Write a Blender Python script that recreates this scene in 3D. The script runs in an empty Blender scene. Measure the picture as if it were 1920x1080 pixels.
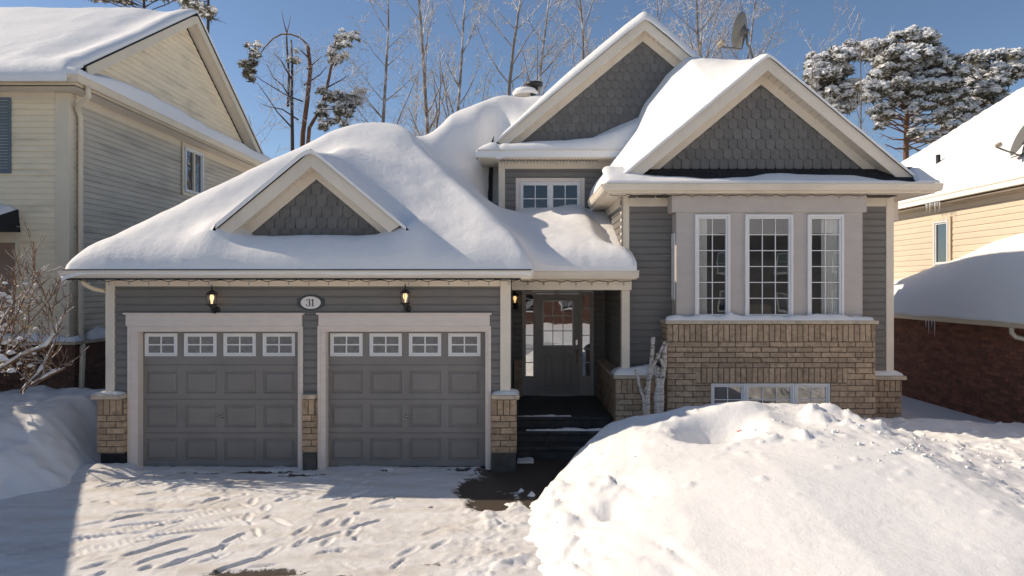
import bpy, bmesh, math, random
import numpy as np
from mathutils import Vector, Matrix
PI = math.pi
sc = bpy.context.scene
col = sc.collection

# ------------------------------------------------------------------ camera, sky, sun, exposure
F_PX, X0, Y0, ZC = 1280.0, 975.0, 537.0, 2.83
cam_d = bpy.data.cameras.new('camera'); cam = bpy.data.objects.new('camera', cam_d); col.objects.link(cam)
cam.location = (0, 0, ZC); cam.rotation_euler = (PI/2, 0, 0)
cam_d.sensor_width = 36; cam_d.lens = 36*F_PX/1920
cam_d.shift_x = (960-X0)/1920; cam_d.shift_y = (Y0-540)/1920
cam_d.clip_start = .1; cam_d.clip_end = 5000
sc.camera = cam
SUN_L = Vector((1.43, -.33, -1.0)).normalized()          # direction the light travels
w = bpy.data.worlds.new('World'); sc.world = w; w.use_nodes = True
nt = w.node_tree; bg = nt.nodes['Background']
sky = nt.nodes.new('ShaderNodeTexSky'); sky.sky_type = 'NISHITA'; sky.sun_disc = False
sky.sun_elevation = math.asin(-SUN_L.z); sky.sun_rotation = math.atan2(-SUN_L.x, -SUN_L.y)
sky.air_density = 1.0; sky.dust_density = 0.6; sky.ozone_density = 2.0; sky.altitude = 1500
nt.links.new(sky.outputs[0], bg.inputs[0]); bg.inputs[1].default_value = .094
sun_d = bpy.data.lights.new('sun', 'SUN'); sun = bpy.data.objects.new('sun', sun_d); col.objects.link(sun)
sun_d.energy = 3.75; sun_d.angle = math.radians(.5); sun_d.color = (1, .86, .69)
sun.rotation_euler = SUN_L.to_track_quat('-Z', 'Y').to_euler(); sun.location = (-20, 10, 30)
sc.view_settings.view_transform = 'Standard'; sc.view_settings.look = 'None'
sc.view_settings.exposure = .32; sc.view_settings.gamma = 1

# ------------------------------------------------------------------ helpers
def at(px, py, D):
    return Vector(((px-X0)/F_PX*D, D, ZC-(py-Y0)/F_PX*D))
def wx(px, D): return (px-X0)/F_PX*D
def wz(py, D): return ZC-(py-Y0)/F_PX*D

def sstep(a, b, x):
    t = np.clip((np.asarray(x, float)-a)/(b-a), 0, 1); return t*t*(3-2*t)
def smax(a, b, k):
    h = np.maximum(k-np.abs(a-b), 0)/k; return np.maximum(a, b)+h*h*k*.25
def smin(a, b, k): return -smax(-a, -b, k)
def vnoise(x, y, seed=0):
    x = np.asarray(x, float); y = np.asarray(y, float)
    xi = np.floor(x).astype(np.int64); yi = np.floor(y).astype(np.int64)
    fx = x-xi; fy = y-yi; fx = fx*fx*(3-2*fx); fy = fy*fy*(3-2*fy)
    def h(a, b):
        n = (a*374761393+b*668265263+seed*982451653) & 0x7fffffff
        n = ((n ^ (n >> 13))*1274126177) & 0x7fffffff
        return ((n ^ (n >> 16)) & 0xffff)/65535.0
    return (h(xi, yi)*(1-fx)+h(xi+1, yi)*fx)*(1-fy)+(h(xi, yi+1)*(1-fx)+h(xi+1, yi+1)*fx)*fy-.5
def fbm(x, y, seed=0, octv=4, g=.5):
    s = 0; a = 1
    for i in range(octv):
        s = s+a*vnoise(x*2**i+17.3*i, y*2**i-9.1*i, seed+i); a *= g
    return s

class MB:
    def __init__(s): s.v = []; s.f = []; s.sm = []
    def add(s, vs, fs, smooth=False):
        b = len(s.v); s.v.extend([tuple(p) for p in vs])
        for f in fs: s.f.append(tuple(i+b for i in f)); s.sm.append(smooth)
    def hexa(s, p):      # 8 points: bottom 0-3, top 4-7
        s.add(p, [(0,3,2,1),(4,5,6,7),(0,1,5,4),(1,2,6,5),(2,3,7,6),(3,0,4,7)])
    def box(s, x0, x1, y0, y1, z0, z1):
        s.hexa([(x0,y0,z0),(x1,y0,z0),(x1,y1,z0),(x0,y1,z0),(x0,y0,z1),(x1,y0,z1),(x1,y1,z1),(x0,y1,z1)])
    def prism(s, pts, off):  # planar polygon (3D points) swept by a vector
        n = len(pts); off = Vector(off); a = [Vector(p) for p in pts]; b = [p+off for p in a]
        s.add(a+b, [tuple(range(n))[::-1], tuple(range(n, 2*n))]+[(i, (i+1) % n, n+(i+1) % n, n+i) for i in range(n)])
    def tube(s, pts, rad, n=6, smooth=True, cap=True):
        pts = [Vector(p) for p in pts]; m = len(pts)
        if not hasattr(rad, '__len__'): rad = [rad]*m
        vs = []; prev = None
        for i, p in enumerate(pts):
            d = (pts[min(i+1, m-1)]-pts[max(i-1, 0)])
            d = d.normalized() if d.length > 1e-9 else Vector((0,0,1))
            if prev is None:
                a = d.cross(Vector((0,0,1)) if abs(d.z) < .9 else Vector((1,0,0))).normalized()
            else:
                a = prev-d*prev.dot(d); a = a.normalized() if a.length > 1e-6 else d.orthogonal().normalized()
            prev = a; b = d.cross(a)
            for k in range(n):
                t = 2*PI*k/n; vs.append(p+(a*math.cos(t)+b*math.sin(t))*rad[i])
        fs = [(i*n+k, i*n+(k+1) % n, (i+1)*n+(k+1) % n, (i+1)*n+k) for i in range(m-1) for k in range(n)]
        if cap: fs += [tuple(range(n))[::-1], tuple(range((m-1)*n, m*n))]
        s.add(vs, fs, smooth)
    def lathe(s, c, prof, n=16, axis=(0,0,1), smooth=True):
        c = Vector(c); ax = Vector(axis).normalized(); a = ax.orthogonal().normalized(); b = ax.cross(a)
        vs = [c+ax*h+(a*math.cos(2*PI*k/n)+b*math.sin(2*PI*k/n))*r for r, h in prof for k in range(n)]
        m = len(prof)
        fs = [(i*n+k, i*n+(k+1) % n, (i+1)*n+(k+1) % n, (i+1)*n+k) for i in range(m-1) for k in range(n)]
        s.add(vs, fs, smooth)

def Fy(Y): return (Vector((0,Y,0)), Vector((1,0,0)), Vector((0,-1,0)))      # wall seen from the front
def Fx(X, sgn=1): return (Vector((X,0,0)), Vector((0,1,0)), Vector((sgn,0,0)))
def fp(F, u, z, d): return F[0]+F[1]*u+F[2]*d+Vector((0,0,z))
def fbox(mb, F, u0, u1, z0, z1, d0, d1):
    mb.hexa([fp(F,u0,z0,d0),fp(F,u1,z0,d0),fp(F,u1,z0,d1),fp(F,u0,z0,d1),fp(F,u0,z1,d0),fp(F,u1,z1,d0),fp(F,u1,z1,d1),fp(F,u0,z1,d1)])
def fframe(mb, F, u0, u1, z0, z1, wd, d0, d1):
    fbox(mb,F,u0,u0+wd,z0,z1,d0,d1); fbox(mb,F,u1-wd,u1,z0,z1,d0,d1)
    fbox(mb,F,u0+wd,u1-wd,z1-wd,z1,d0,d1-.001); fbox(mb,F,u0+wd,u1-wd,z0,z0+wd,d0,d1-.001)

BASE = {}
def build(name, mb, m, parent=None, base=None, bevel=0):
    b = BASE[parent.name] if parent is not None else Vector(base or (0,0,0))
    me = bpy.data.meshes.new(name)
    me.from_pydata([(v[0]-b[0], v[1]-b[1], v[2]-b[2]) for v in mb.v], [], mb.f)
    me.polygons.foreach_set('use_smooth', mb.sm)
    me.materials.append(m); me.update()
    o = bpy.data.objects.new(name, me); col.objects.link(o); BASE[o.name] = b
    if parent is not None: o.parent = parent
    else: o.location = b
    if bevel:
        bv = o.modifiers.new('bevel', 'BEVEL'); bv.width = bevel; bv.segments = 1; bv.limit_method = 'ANGLE'; bv.angle_limit = .7
    return o
def thing(name, loc, label, cat, group=None):
    o = bpy.data.objects.new(name, None); col.objects.link(o); o.location = loc; BASE[o.name] = Vector(loc)
    o.empty_display_size = .2
    return tag(o, label, cat, group)
def tag(o, label=None, cat=None, group=None, kind=None):
    if label: o['label'] = label
    if cat: o['category'] = cat
    if group: o['group'] = group
    if kind: o['kind'] = kind
    return o
def struct(name, mb, m, label, base=(0,0,0), kind='structure', cat=None):
    return tag(build(name, mb, m, None, base), label, cat or name.replace('_', ' '), None, kind)

# ------------------------------------------------------------------ materials
def srgb(r, g, b): return tuple(((c/255)/12.92 if c/255 <= .04045 else ((c/255+.055)/1.055)**2.4) for c in (r,g,b))
def mat(name, color, rough=.6, var=.0, scale=6, bump=0, bscale=60, metallic=0, spec=.4, stretch=(1,1,1), dirt=None, dirt_amt=0, island=0, emit=None, estr=0):
    m = bpy.data.materials.new(name); m.use_nodes = True; n = m.node_tree.nodes; L = m.node_tree.links
    p = n['Principled BSDF']; p.inputs['Roughness'].default_value = rough; p.inputs['Metallic'].default_value = metallic
    p.inputs['Specular IOR Level'].default_value = spec; p.inputs['Base Color'].default_value = (*color, 1)
    tc = n.new('ShaderNodeTexCoord'); mp = n.new('ShaderNodeMapping'); mp.inputs['Scale'].default_value = stretch
    L.new(tc.outputs['Object'], mp.inputs['Vector'])
    src = None
    if var or island or dirt:
        nz = n.new('ShaderNodeTexNoise'); nz.inputs['Scale'].default_value = scale; nz.inputs['Detail'].default_value = 5; nz.inputs['Roughness'].default_value = .6
        L.new(mp.outputs[0], nz.inputs['Vector'])
        mr = n.new('ShaderNodeMapRange'); mr.inputs['From Min'].default_value = .3; mr.inputs['From Max'].default_value = .7
        mr.inputs['To Min'].default_value = 1-var; mr.inputs['To Max'].default_value = 1+var
        L.new(nz.outputs['Fac'], mr.inputs['Value']); fac = mr.outputs[0]
        if island:
            ge = n.new('ShaderNodeNewGeometry'); m2 = n.new('ShaderNodeMapRange')
            m2.inputs['To Min'].default_value = 1-island; m2.inputs['To Max'].default_value = 1+island
            L.new(ge.outputs['Random Per Island'], m2.inputs['Value'])
            mu = n.new('ShaderNodeMath'); mu.operation = 'MULTIPLY'; L.new(fac, mu.inputs[0]); L.new(m2.outputs[0], mu.inputs[1]); fac = mu.outputs[0]
        vm = n.new('ShaderNodeVectorMath'); vm.operation = 'SCALE'; vm.inputs[0].default_value = color; L.new(fac, vm.inputs['Scale'])
        src = vm.outputs[0]
        if dirt:
            nd = n.new('ShaderNodeTexNoise'); nd.inputs['Scale'].default_value = scale*.6; nd.inputs['Detail'].default_value = 8; L.new(mp.outputs[0], nd.inputs['Vector'])
            rm = n.new('ShaderNodeMapRange'); rm.inputs['From Min'].default_value = .52; rm.inputs['From Max'].default_value = .72; rm.inputs['To Max'].default_value = dirt_amt
            L.new(nd.outputs['Fac'], rm.inputs['Value'])
            mx = n.new('ShaderNodeMix'); mx.data_type = 'RGBA'; L.new(rm.outputs[0], mx.inputs['Factor']); L.new(src, mx.inputs[6]); mx.inputs[7].default_value = (*dirt, 1)
            src = mx.outputs[2]
        L.new(src, p.inputs['Base Color'])
    if bump:
        nb = n.new('ShaderNodeTexNoise'); nb.inputs['Scale'].default_value = bscale; nb.inputs['Detail'].default_value = 4; L.new(mp.outputs[0], nb.inputs['Vector'])
        bp = n.new('ShaderNodeBump'); bp.inputs['Strength'].default_value = bump; bp.inputs['Distance'].default_value = .02
        L.new(nb.outputs['Fac'], bp.inputs['Height']); L.new(bp.outputs[0], p.inputs['Normal'])
    if emit:
        p.inputs['Emission Color'].default_value = (*emit, 1); p.inputs['Emission Strength'].default_value = estr
    return m
def glass_mat(name, tint, refl, transp):
    m = bpy.data.materials.new(name); m.use_nodes = True; n = m.node_tree.nodes; L = m.node_tree.links
    n.remove(n['Principled BSDF']); out = n['Material Output']
    g = n.new('ShaderNodeBsdfGlossy'); g.inputs['Roughness'].default_value = .01; g.inputs['Color'].default_value = (.95,.97,1,1)
    tc = n.new('ShaderNodeTexCoord'); nz = n.new('ShaderNodeTexNoise'); nz.inputs['Scale'].default_value = 1.3; L.new(tc.outputs['Object'], nz.inputs['Vector'])
    bp = n.new('ShaderNodeBump'); bp.inputs['Strength'].default_value = .05; bp.inputs['Distance'].default_value = .05; L.new(nz.outputs['Fac'], bp.inputs['Height']); L.new(bp.outputs[0], g.inputs['Normal'])
    d = n.new('ShaderNodeBsdfDiffuse'); d.inputs['Color'].default_value = (*tint, 1)
    t = n.new('ShaderNodeBsdfTransparent')
    a = n.new('ShaderNodeMixShader'); a.inputs[0].default_value = transp; L.new(d.outputs[0], a.inputs[1]); L.new(t.outputs[0], a.inputs[2])
    b = n.new('ShaderNodeMixShader'); b.inputs[0].default_value = refl; L.new(a.outputs[0], b.inputs[1]); L.new(g.outputs[0], b.inputs[2])
    L.new(b.outputs[0], out.inputs['Surface']); return m
def snow_mat(name, color=(.89,.87,.84), fine=.25, coarse=.35, dirt=0):
    m = bpy.data.materials.new(name); m.use_nodes = True; n = m.node_tree.nodes; L = m.node_tree.links; p = n['Principled BSDF']
    p.inputs['Roughness'].default_value = .65; p.inputs['Specular IOR Level'].default_value = .25; p.inputs['Base Color'].default_value = (*color, 1)
    tc = n.new('ShaderNodeTexCoord')
    n1 = n.new('ShaderNodeTexNoise'); n1.inputs['Scale'].default_value = 9; n1.inputs['Detail'].default_value = 6; n1.inputs['Roughness'].default_value = .65
    n2 = n.new('ShaderNodeTexNoise'); n2.inputs['Scale'].default_value = 110; n2.inputs['Detail'].default_value = 3
    for q in (n1, n2): L.new(tc.outputs['Object'], q.inputs['Vector'])
    b1 = n.new('ShaderNodeBump'); b1.inputs['Strength'].default_value = coarse; b1.inputs['Distance'].default_value = .03; L.new(n1.outputs['Fac'], b1.inputs['Height'])
    b2 = n.new('ShaderNodeBump'); b2.inputs['Strength'].default_value = fine; b2.inputs['Distance'].default_value = .006; L.new(n2.outputs['Fac'], b2.inputs['Height']); L.new(b1.outputs[0], b2.inputs['Normal'])
    L.new(b2.outputs[0], p.inputs['Normal'])
    if dirt:
        n3 = n.new('ShaderNodeTexNoise'); n3.inputs['Scale'].default_value = 2.2; n3.inputs['Detail'].default_value = 10; n3.inputs['Roughness'].default_value = .7; L.new(tc.outputs['Object'], n3.inputs['Vector'])
        r = n.new('ShaderNodeMapRange'); r.inputs['From Min'].default_value = .55; r.inputs['From Max'].default_value = .75; r.inputs['To Max'].default_value = dirt; L.new(n3.outputs['Fac'], r.inputs['Value'])
        mx = n.new('ShaderNodeMix'); mx.data_type = 'RGBA'; mx.inputs[6].default_value = (*color, 1); mx.inputs[7].default_value = (.42,.36,.29,1); L.new(r.outputs[0], mx.inputs['Factor']); L.new(mx.outputs[2], p.inputs['Base Color'])
    return m
def bark_mat(name, color, snow=.55, lo=.35, hi=.75):
    # bark with snow lying on the upper sides of limbs
    m = bpy.data.materials.new(name); m.use_nodes = True; n = m.node_tree.nodes; L = m.node_tree.links; p = n['Principled BSDF']
    p.inputs['Roughness'].default_value = .85; p.inputs['Specular IOR Level'].default_value = .15
    g = n.new('ShaderNodeNewGeometry'); sx = n.new('ShaderNodeSeparateXYZ'); L.new(g.outputs['Normal'], sx.inputs[0])
    tc = n.new('ShaderNodeTexCoord'); nz = n.new('ShaderNodeTexNoise'); nz.inputs['Scale'].default_value = 2.5; nz.inputs['Detail'].default_value = 4; L.new(tc.outputs['Object'], nz.inputs['Vector'])
    ad = n.new('ShaderNodeMath'); ad.operation = 'MULTIPLY_ADD'; L.new(nz.outputs['Fac'], ad.inputs[0]); ad.inputs[1].default_value = 1.6; ad.inputs[2].default_value = -.8
    su = n.new('ShaderNodeMath'); su.operation = 'ADD'; L.new(sx.outputs[2], su.inputs[0]); L.new(ad.outputs[0], su.inputs[1])
    mr = n.new('ShaderNodeMapRange'); mr.inputs['From Min'].default_value = lo; mr.inputs['From Max'].default_value = hi; mr.inputs['To Max'].default_value = snow; L.new(su.outputs[0], mr.inputs['Value'])
    n2 = n.new('ShaderNodeTexNoise'); n2.inputs['Scale'].default_value = 9; n2.inputs['Detail'].default_value = 5; L.new(tc.outputs['Object'], n2.inputs['Vector'])
    m2 = n.new('ShaderNodeMapRange'); m2.inputs['To Min'].default_value = .5; m2.inputs['To Max'].default_value = 1.5; L.new(n2.outputs['Fac'], m2.inputs['Value'])
    vm = n.new('ShaderNodeVectorMath'); vm.operation = 'SCALE'; vm.inputs[0].default_value = color; L.new(m2.outputs[0], vm.inputs['Scale'])
    mx = n.new('ShaderNodeMix'); mx.data_type = 'RGBA'; L.new(mr.outputs[0], mx.inputs['Factor']); L.new(vm.outputs[0], mx.inputs[6]); mx.inputs[7].default_value = (.85,.85,.87,1)
    L.new(mx.outputs[2], p.inputs['Base Color']); return m

M = {}
M['siding'] = mat('grey_vinyl_siding', (.20,.188,.172), .5, .08, 2.5, .06, 90, stretch=(1,1,6), spec=.3)
M['scale'] = mat('grey_fish_scale_shingle', (.18,.172,.16), .7, .1, 9, .2, 130, island=.10, spec=.25)
M['door'] = mat('grey_door_paint', (.24,.22,.20), .42, .08, 2.2, .08, 120, spec=.35, dirt=(.36,.33,.30), dirt_amt=.28)
M['fdoor'] = mat('dark_grey_door_paint', (.38,.35,.315), .4, .05, 3)
M['grey_trim'] = mat('light_grey_trim', (.76,.665,.585), .55, .06, 4, .08, 60, stretch=(1,1,3))
M['bay'] = mat('bay_panel_paint', (.53,.48,.435), .6, .06, 3, .12, 50, stretch=(1,1,2))
M['cream'] = mat('cream_trim', (.80,.71,.58), .5, .05, 2, .03, 60, dirt=(.45,.40,.33), dirt_amt=.35)
M['soffit'] = mat('vented_soffit', (.78,.69,.57), .6, .05, 3)
M['white'] = mat('white_vinyl', (.82,.81,.79), .35, .03, 5)
M['brick'] = mat('tan_brick', (.455,.325,.21), .85, .22, 14, .5, 70, island=.2, dirt=(.10,.065,.042), dirt_amt=.55)
M['brick_dark'] = mat('brown_brick', (.455,.335,.225), .85, .22, 16, .5, 70, island=.2, dirt=(.12,.085,.06), dirt_amt=.5)
M['mortar'] = mat('mortar', (.14,.115,.09), .9, .15, 20, .4, 90)
M['red_brick'] = mat('red_brick', (.25,.10,.06), .85, .2, 12, .4, 70, island=.3, dirt=(.06,.04,.035), dirt_amt=.5)
M['red_mortar'] = mat('pinkish_mortar', (.17,.11,.085), .9, .15, 20, .3, 90)
M['old_brick'] = mat('dark_red_brick', (.13,.065,.045), .85, .25, 12, .4, 70, island=.3)
M['stone'] = mat('limestone_cap', (.58,.48,.36), .8, .15, 8, .4, 60, dirt=(.2,.16,.13), dirt_amt=.5)
M['concrete'] = mat('foundation_concrete', (.085,.08,.072), .9, .3, 6, .4, 40, dirt=(.02,.02,.02), dirt_amt=.7)
M['tar'] = mat('black_foundation_coating', (.012,.012,.013), .7, .2, 6, .3, 40)
M['slate'] = mat('wet_dark_stone', (.06,.057,.053), .55, .4, 5, .5, 35, dirt=(.07,.065,.06), dirt_amt=.5)
M['shingle'] = mat('dark_asphalt_shingle', (.025,.025,.027), .9, .4, 20, .5, 60)
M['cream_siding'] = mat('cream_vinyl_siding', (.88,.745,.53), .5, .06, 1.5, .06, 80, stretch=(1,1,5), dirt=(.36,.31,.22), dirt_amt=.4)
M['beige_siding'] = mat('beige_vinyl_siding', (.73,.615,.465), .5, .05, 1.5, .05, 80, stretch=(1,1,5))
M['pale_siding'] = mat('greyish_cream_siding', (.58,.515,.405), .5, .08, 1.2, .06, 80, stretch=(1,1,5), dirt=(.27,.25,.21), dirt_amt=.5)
M['beige_trim'] = mat('beige_metal_trim', (.74,.64,.48), .4, .05, 2)
M['black_metal'] = mat('black_lantern_metal', (.02,.022,.022), .45, .3, 30, .2, 80, spec=.5)
M['plaque'] = mat('plaque_metal', (.06,.07,.075), .5, .2, 30)
M['plaque_white'] = mat('plaque_enamel', (.80,.76,.72), .35, .03, 20)
M['ink'] = mat('black_numeral', (.01,.01,.01), .4)
M['bulb'] = mat('warm_bulb', (1,.7,.3), .4, emit=(1,.62,.28), estr=1.5)
M['chrome'] = mat('handle_metal', (.6,.58,.55), .25, metallic=1)
M['brass'] = mat('brass', (.75,.50,.22), .25, metallic=1)
M['wire'] = mat('dark_wire', (.02,.02,.018), .6)
M['clear_bulb'] = mat('clear_bulb_plastic', (.5,.48,.45), .2, spec=.6)
M['dish'] = mat('dish_grey', (.16,.155,.14), .5, .1, 8)
M['dish2'] = mat('dish_bracket', (.12,.12,.12), .5, .2, 12)
M['beige_plastic'] = mat('beige_plastic', (.45,.38,.28), .5, .1, 12)
M['shutter'] = mat('blue_grey_shutter', (.13,.17,.20), .5, .08, 3)
M['brown_door'] = mat('brown_panel', (.30,.20,.14), .6, .12, 3)
M['curtain'] = mat('sheer_curtain', (.92,.90,.84), .8, .06, 3)
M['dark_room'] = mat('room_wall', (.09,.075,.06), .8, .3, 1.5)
M['sofa'] = mat('tan_sofa', (.25,.20,.10), .8, .2, 5)
M['pot'] = mat('dusty_pane', (.19,.185,.18), .25, .25, 14, spec=.5)
M['glass'] = glass_mat('window_glass', (.01,.011,.012), .16, .85)
M['dark_glass'] = glass_mat('dark_window_glass', (.012,.013,.014), .26, 0)
M['loft_glass'] = glass_mat('loft_window_glass', (.02,.021,.023), .09, 0)
M['door_glass'] = glass_mat('door_glass', (.008,.008,.008), .42, 0)
M['lamp_glass'] = glass_mat('lantern_glass', (.2,.2,.2), .12, .85)
M['snow'] = snow_mat('snow')
M['snow_bank'] = snow_mat('bank_snow', (.89,.87,.84), .5, .45, .22)
M['snow_clean'] = snow_mat('fresh_snow', (.89,.87,.84), .3, .4)
M['red'] = mat('red_plastic', (.65,.06,.04), .4)
M['ice'] = mat('ice', (.75,.78,.80), .1, spec=.6)
M['bark'] = bark_mat('grey_bark', (.22,.18,.145), .95, .0, .5)
M['twig'] = bark_mat('frosted_twig', (.33,.27,.21), 1.0, -.35, .35)
M['red_bark'] = bark_mat('reddish_pine_bark', (.17,.095,.06), .8, .3, .8)
M['dark_bark'] = bark_mat('dark_bark', (.085,.065,.055), .6, .45, .9)
M['shrub_bark'] = bark_mat('shrub_bark', (.24,.15,.09), .9, .15, .55)
M['shrub_leaf'] = mat('dry_seed_heads', (.72,.50,.30), .8, .2, 5)
M['birch'] = mat('birch_bark', (.66,.60,.52), .7, .25, 14, .3, 40, stretch=(1,1,2.6), dirt=(.05,.04,.03), dirt_amt=1.0)
M['needle'] = mat('pine_needles', (.15,.14,.10), .8, .35, 3, island=.4, spec=.2)
M['needle_snow'] = mat('snowy_needles', (.80,.80,.80), .8, .08, 5, island=.1, spec=.2)
M['roof_pipe'] = mat('black_pipe', (.025,.025,.027), .5)

# ------------------------------------------------------------------ generic builders
def siding(mb, F, z0, z1, ul, ur, pitch=.122, dep=.018):
    fl = ul if callable(ul) else (lambda z: ul); fr = ur if callable(ur) else (lambda z: ur)
    k = math.floor(z0/pitch+1e-6)
    while k*pitch < z1-1e-4:
        a = max(z0, k*pitch); b = min(z1, (k+1)*pitch); fa = 1-(a/pitch-k); fb = 1-(b/pitch-k)
        if b-a < 1e-3: k += 1; continue
        la, ra, lb, rb = fl(a), fr(a), fl(b), fr(b)
        if ra-la < 1e-3 and rb-lb < 1e-3: k += 1; continue
        # a lip at the bottom, a hollow in the upper half
        mid = a+(b-a)*.72; lm = la+(lb-la)*.72; rm = ra+(rb-ra)*.72
        d = [dep, dep*.82, .001]
        P = [fp(F,la,a,d[0]),fp(F,ra,a,d[0]),fp(F,rm,mid,d[1]),fp(F,lm,mid,d[1]),fp(F,rb,b,d[2]),fp(F,lb,b,d[2]),fp(F,la,a,0),fp(F,ra,a,0)]
        mb.add(P, [(0,1,2,3),(3,2,4,5),(6,7,1,0)])
        k += 1
    mb.add([fp(F,fl(z0),z0,-.004),fp(F,fr(z0),z0,-.004),fp(F,fr(z1),z1,-.004),fp(F,fl(z1),z1,-.004)], [(0,1,2,3)])
def scales(mb, Y, ax, az, s, zb, wd=.165, h=.178):
    # scalloped shingles inside a triangle with apex (ax, az), slope s and base zb
    r = 0; z = zb
    half = (az-zb)/s
    while z < az:
        n = int(half/wd)+2
        for i in range(-n, n+1):
            cx = ax+(i+(.5 if r % 2 else 0))*wd; a = wd*.468; top = z+h*1.15
            pr = [(-a,top),(-a,z+h*.34),(-a*.86,z+h*.15),(-a*.55,z+.012),(0,z),(a*.55,z+.012),(a*.86,z+h*.15),(a,z+h*.34),(a,top)]
            pts = []
            for dx, zz in pr:
                x = cx+dx; lim = az-s*abs(x-ax); pts.append((x, min(zz, lim)))
            if max(p[1] for p in pts)-min(p[1] for p in pts) < .01 or pts[4][1] < zb-.02 or max(p[1]-zb for p in pts) < .01: continue
            pts = [(x, max(zz, zb-.001)) for x, zz in pts]
            f = [(x, Y-.018+.014*min(1, max(0, (zz-z)/(h*1.15))), zz) for x, zz in pts]
            bk = [(x, Y, zz) for x, zz in pts]
            m = len(f)
            mb.add(f+bk, [tuple(range(m))]+[(i, (i+1) % m, m+(i+1) % m, m+i) for i in range(1, m-2)])
        z += h; r += 1
def bricks(mb, F, u0, u1, z0, z1, rng, ch=.096, ln=.29, j=.011, pr=.010, soldier=()):
    # courses laid upward from z0; z ranges listed in soldier get standing bricks
    z = z0; r = 0
    def one(a, b, c, d):
        e = rng.uniform(-.0025, .0025)
        P = [fp(F,a,c,0),fp(F,b,c,0),fp(F,b,d,0),fp(F,a,d,0)]
        q = .003
        Q = [fp(F,a+q,c+q,pr+e),fp(F,b-q,c+q,pr+e),fp(F,b-q,d-q,pr+e),fp(F,a+q,d-q,pr+e)]
        mb.add(P+Q, [(4,5,6,7),(0,1,5,4),(1,2,6,5),(2,3,7,6),(3,0,4,7)])
    while z < z1-.03:
        sd = next((s for s in soldier if s[0]-1e-3 <= z < s[1]-.03), None)
        if sd:
            top = min(sd[1], z1); u = u0
            while u < u1-.02:
                b = min(u1, u+ch); one(u, b-j if b < u1 else b, z, top-j); u += ch
            z = top; r = 0; continue
        top = min(z+ch, z1); u = u0-(ln*.5 if r % 2 else 0)
        while u < u1-.004:
            a = max(u, u0); b = min(u+ln, u1)
            if b-a > .02: one(a, b-j if b < u1-.001 else b, z, top-j)
            u += ln
        z += ch; r += 1
def window(parent, name, F, u0, u1, z0, z1, cols, rows, fw, frame, glass, mun=.018, depth=.05, sash=True):
    m = MB(); fframe(m, F, u0, u1, z0, z1, fw*.55, -.03, depth)
    if sash: fframe(m, F, u0+fw*.55+.0005, u1-fw*.55-.0005, z0+fw*.55+.0005, z1-fw*.55-.0005, fw*.45, -.03, depth*.55)
    o = build(name, m, frame, parent, bevel=.004)
    a, b, c, d = u0+fw, u1-fw, z0+fw, z1-fw
    g = MB(); g.add([fp(F,a-.005,c-.005,0),fp(F,b+.005,c-.005,0),fp(F,b+.005,d+.005,0),fp(F,a-.005,d+.005,0)], [(0,1,2,3)])
    build('pane', g, glass, o)
    if cols*rows > 1:
        g = MB()
        for i in range(1, cols): u = a+(b-a)*i/cols; fbox(g, F, u-mun/2, u+mun/2, c, d, .003, .014)
        for i in range(1, rows): z = c+(d-c)*i/rows; fbox(g, F, a, b, z-mun/2, z+mun/2, .003, .0125)
        build('muntin_grid', g, frame, o)
    return o
def height_mesh(xs, ys, Z, mask=None, skirt=.2, bottom=None):
    ny, nx = Z.shape; mb = MB()
    X, Y = np.meshgrid(xs, ys); V = np.stack([X, Y, Z], -1).reshape(-1, 3)
    idx = np.arange(ny*nx).reshape(ny, nx)
    if mask is None: mask = np.ones((ny-1, nx-1), bool)
    used = mask
    quads = np.stack([idx[:-1,:-1], idx[:-1,1:], idx[1:,1:], idx[1:,:-1]], -1)[used]
    keep = np.unique(quads); mp = -np.ones(ny*nx, int); mp[keep] = np.arange(len(keep))
    mb.v = [tuple(p) for p in V[keep]]; mb.f = [tuple(q) for q in mp[quads].tolist()]; mb.sm = [True]*len(mb.f)
    if skirt:
        pm = np.pad(used, 1)
        c = pm[1:-1,1:-1]; E = []
        for (di, dj, a, b) in ((-1,0,(0,0),(0,1)), (1,0,(1,1),(1,0)), (0,-1,(1,0),(0,0)), (0,1,(0,1),(1,1))):
            nb = pm[1+di:pm.shape[0]-1+di, 1+dj:pm.shape[1]-1+dj]
            for i, jx in np.argwhere(c & ~nb): E.append((mp[idx[i+a[0], jx+a[1]]], mp[idx[i+b[0], jx+b[1]]]))
        low = {}
        for a, b in E:
            for q in (a, b):
                if q not in low:
                    p = mb.v[q]; low[q] = len(mb.v); mb.v.append((p[0], p[1], (p[2]-skirt) if bottom is None else bottom))
            mb.f.append((b, a, low[a], low[b])); mb.sm.append(False)
    return mb
def snow_pile(u0, u1, v0, v1, zb, h, seed, r=.12, n=.03, step=.03, lump=1.0):
    xs = np.linspace(u0, u1, max(6, int((u1-u0)/step)+1)); ys = np.linspace(v0, v1, max(6, int((v1-v0)/step)+1))
    X, Y = np.meshgrid(xs, ys); d = np.minimum(np.minimum(X-u0, u1-X), np.minimum(Y-v0, v1-Y))
    k = np.clip(d/r, 0, 1); prof = np.sqrt(np.clip(1-(1-k)**2, 0, 1))
    Z = zb+.004+prof*(h*(1+lump*fbm(X*2.2, Y*2.2, seed))+n*fbm(X*9, Y*9, seed+5))
    return height_mesh(xs, ys, np.maximum(Z, zb+.003), None, 0)
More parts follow.
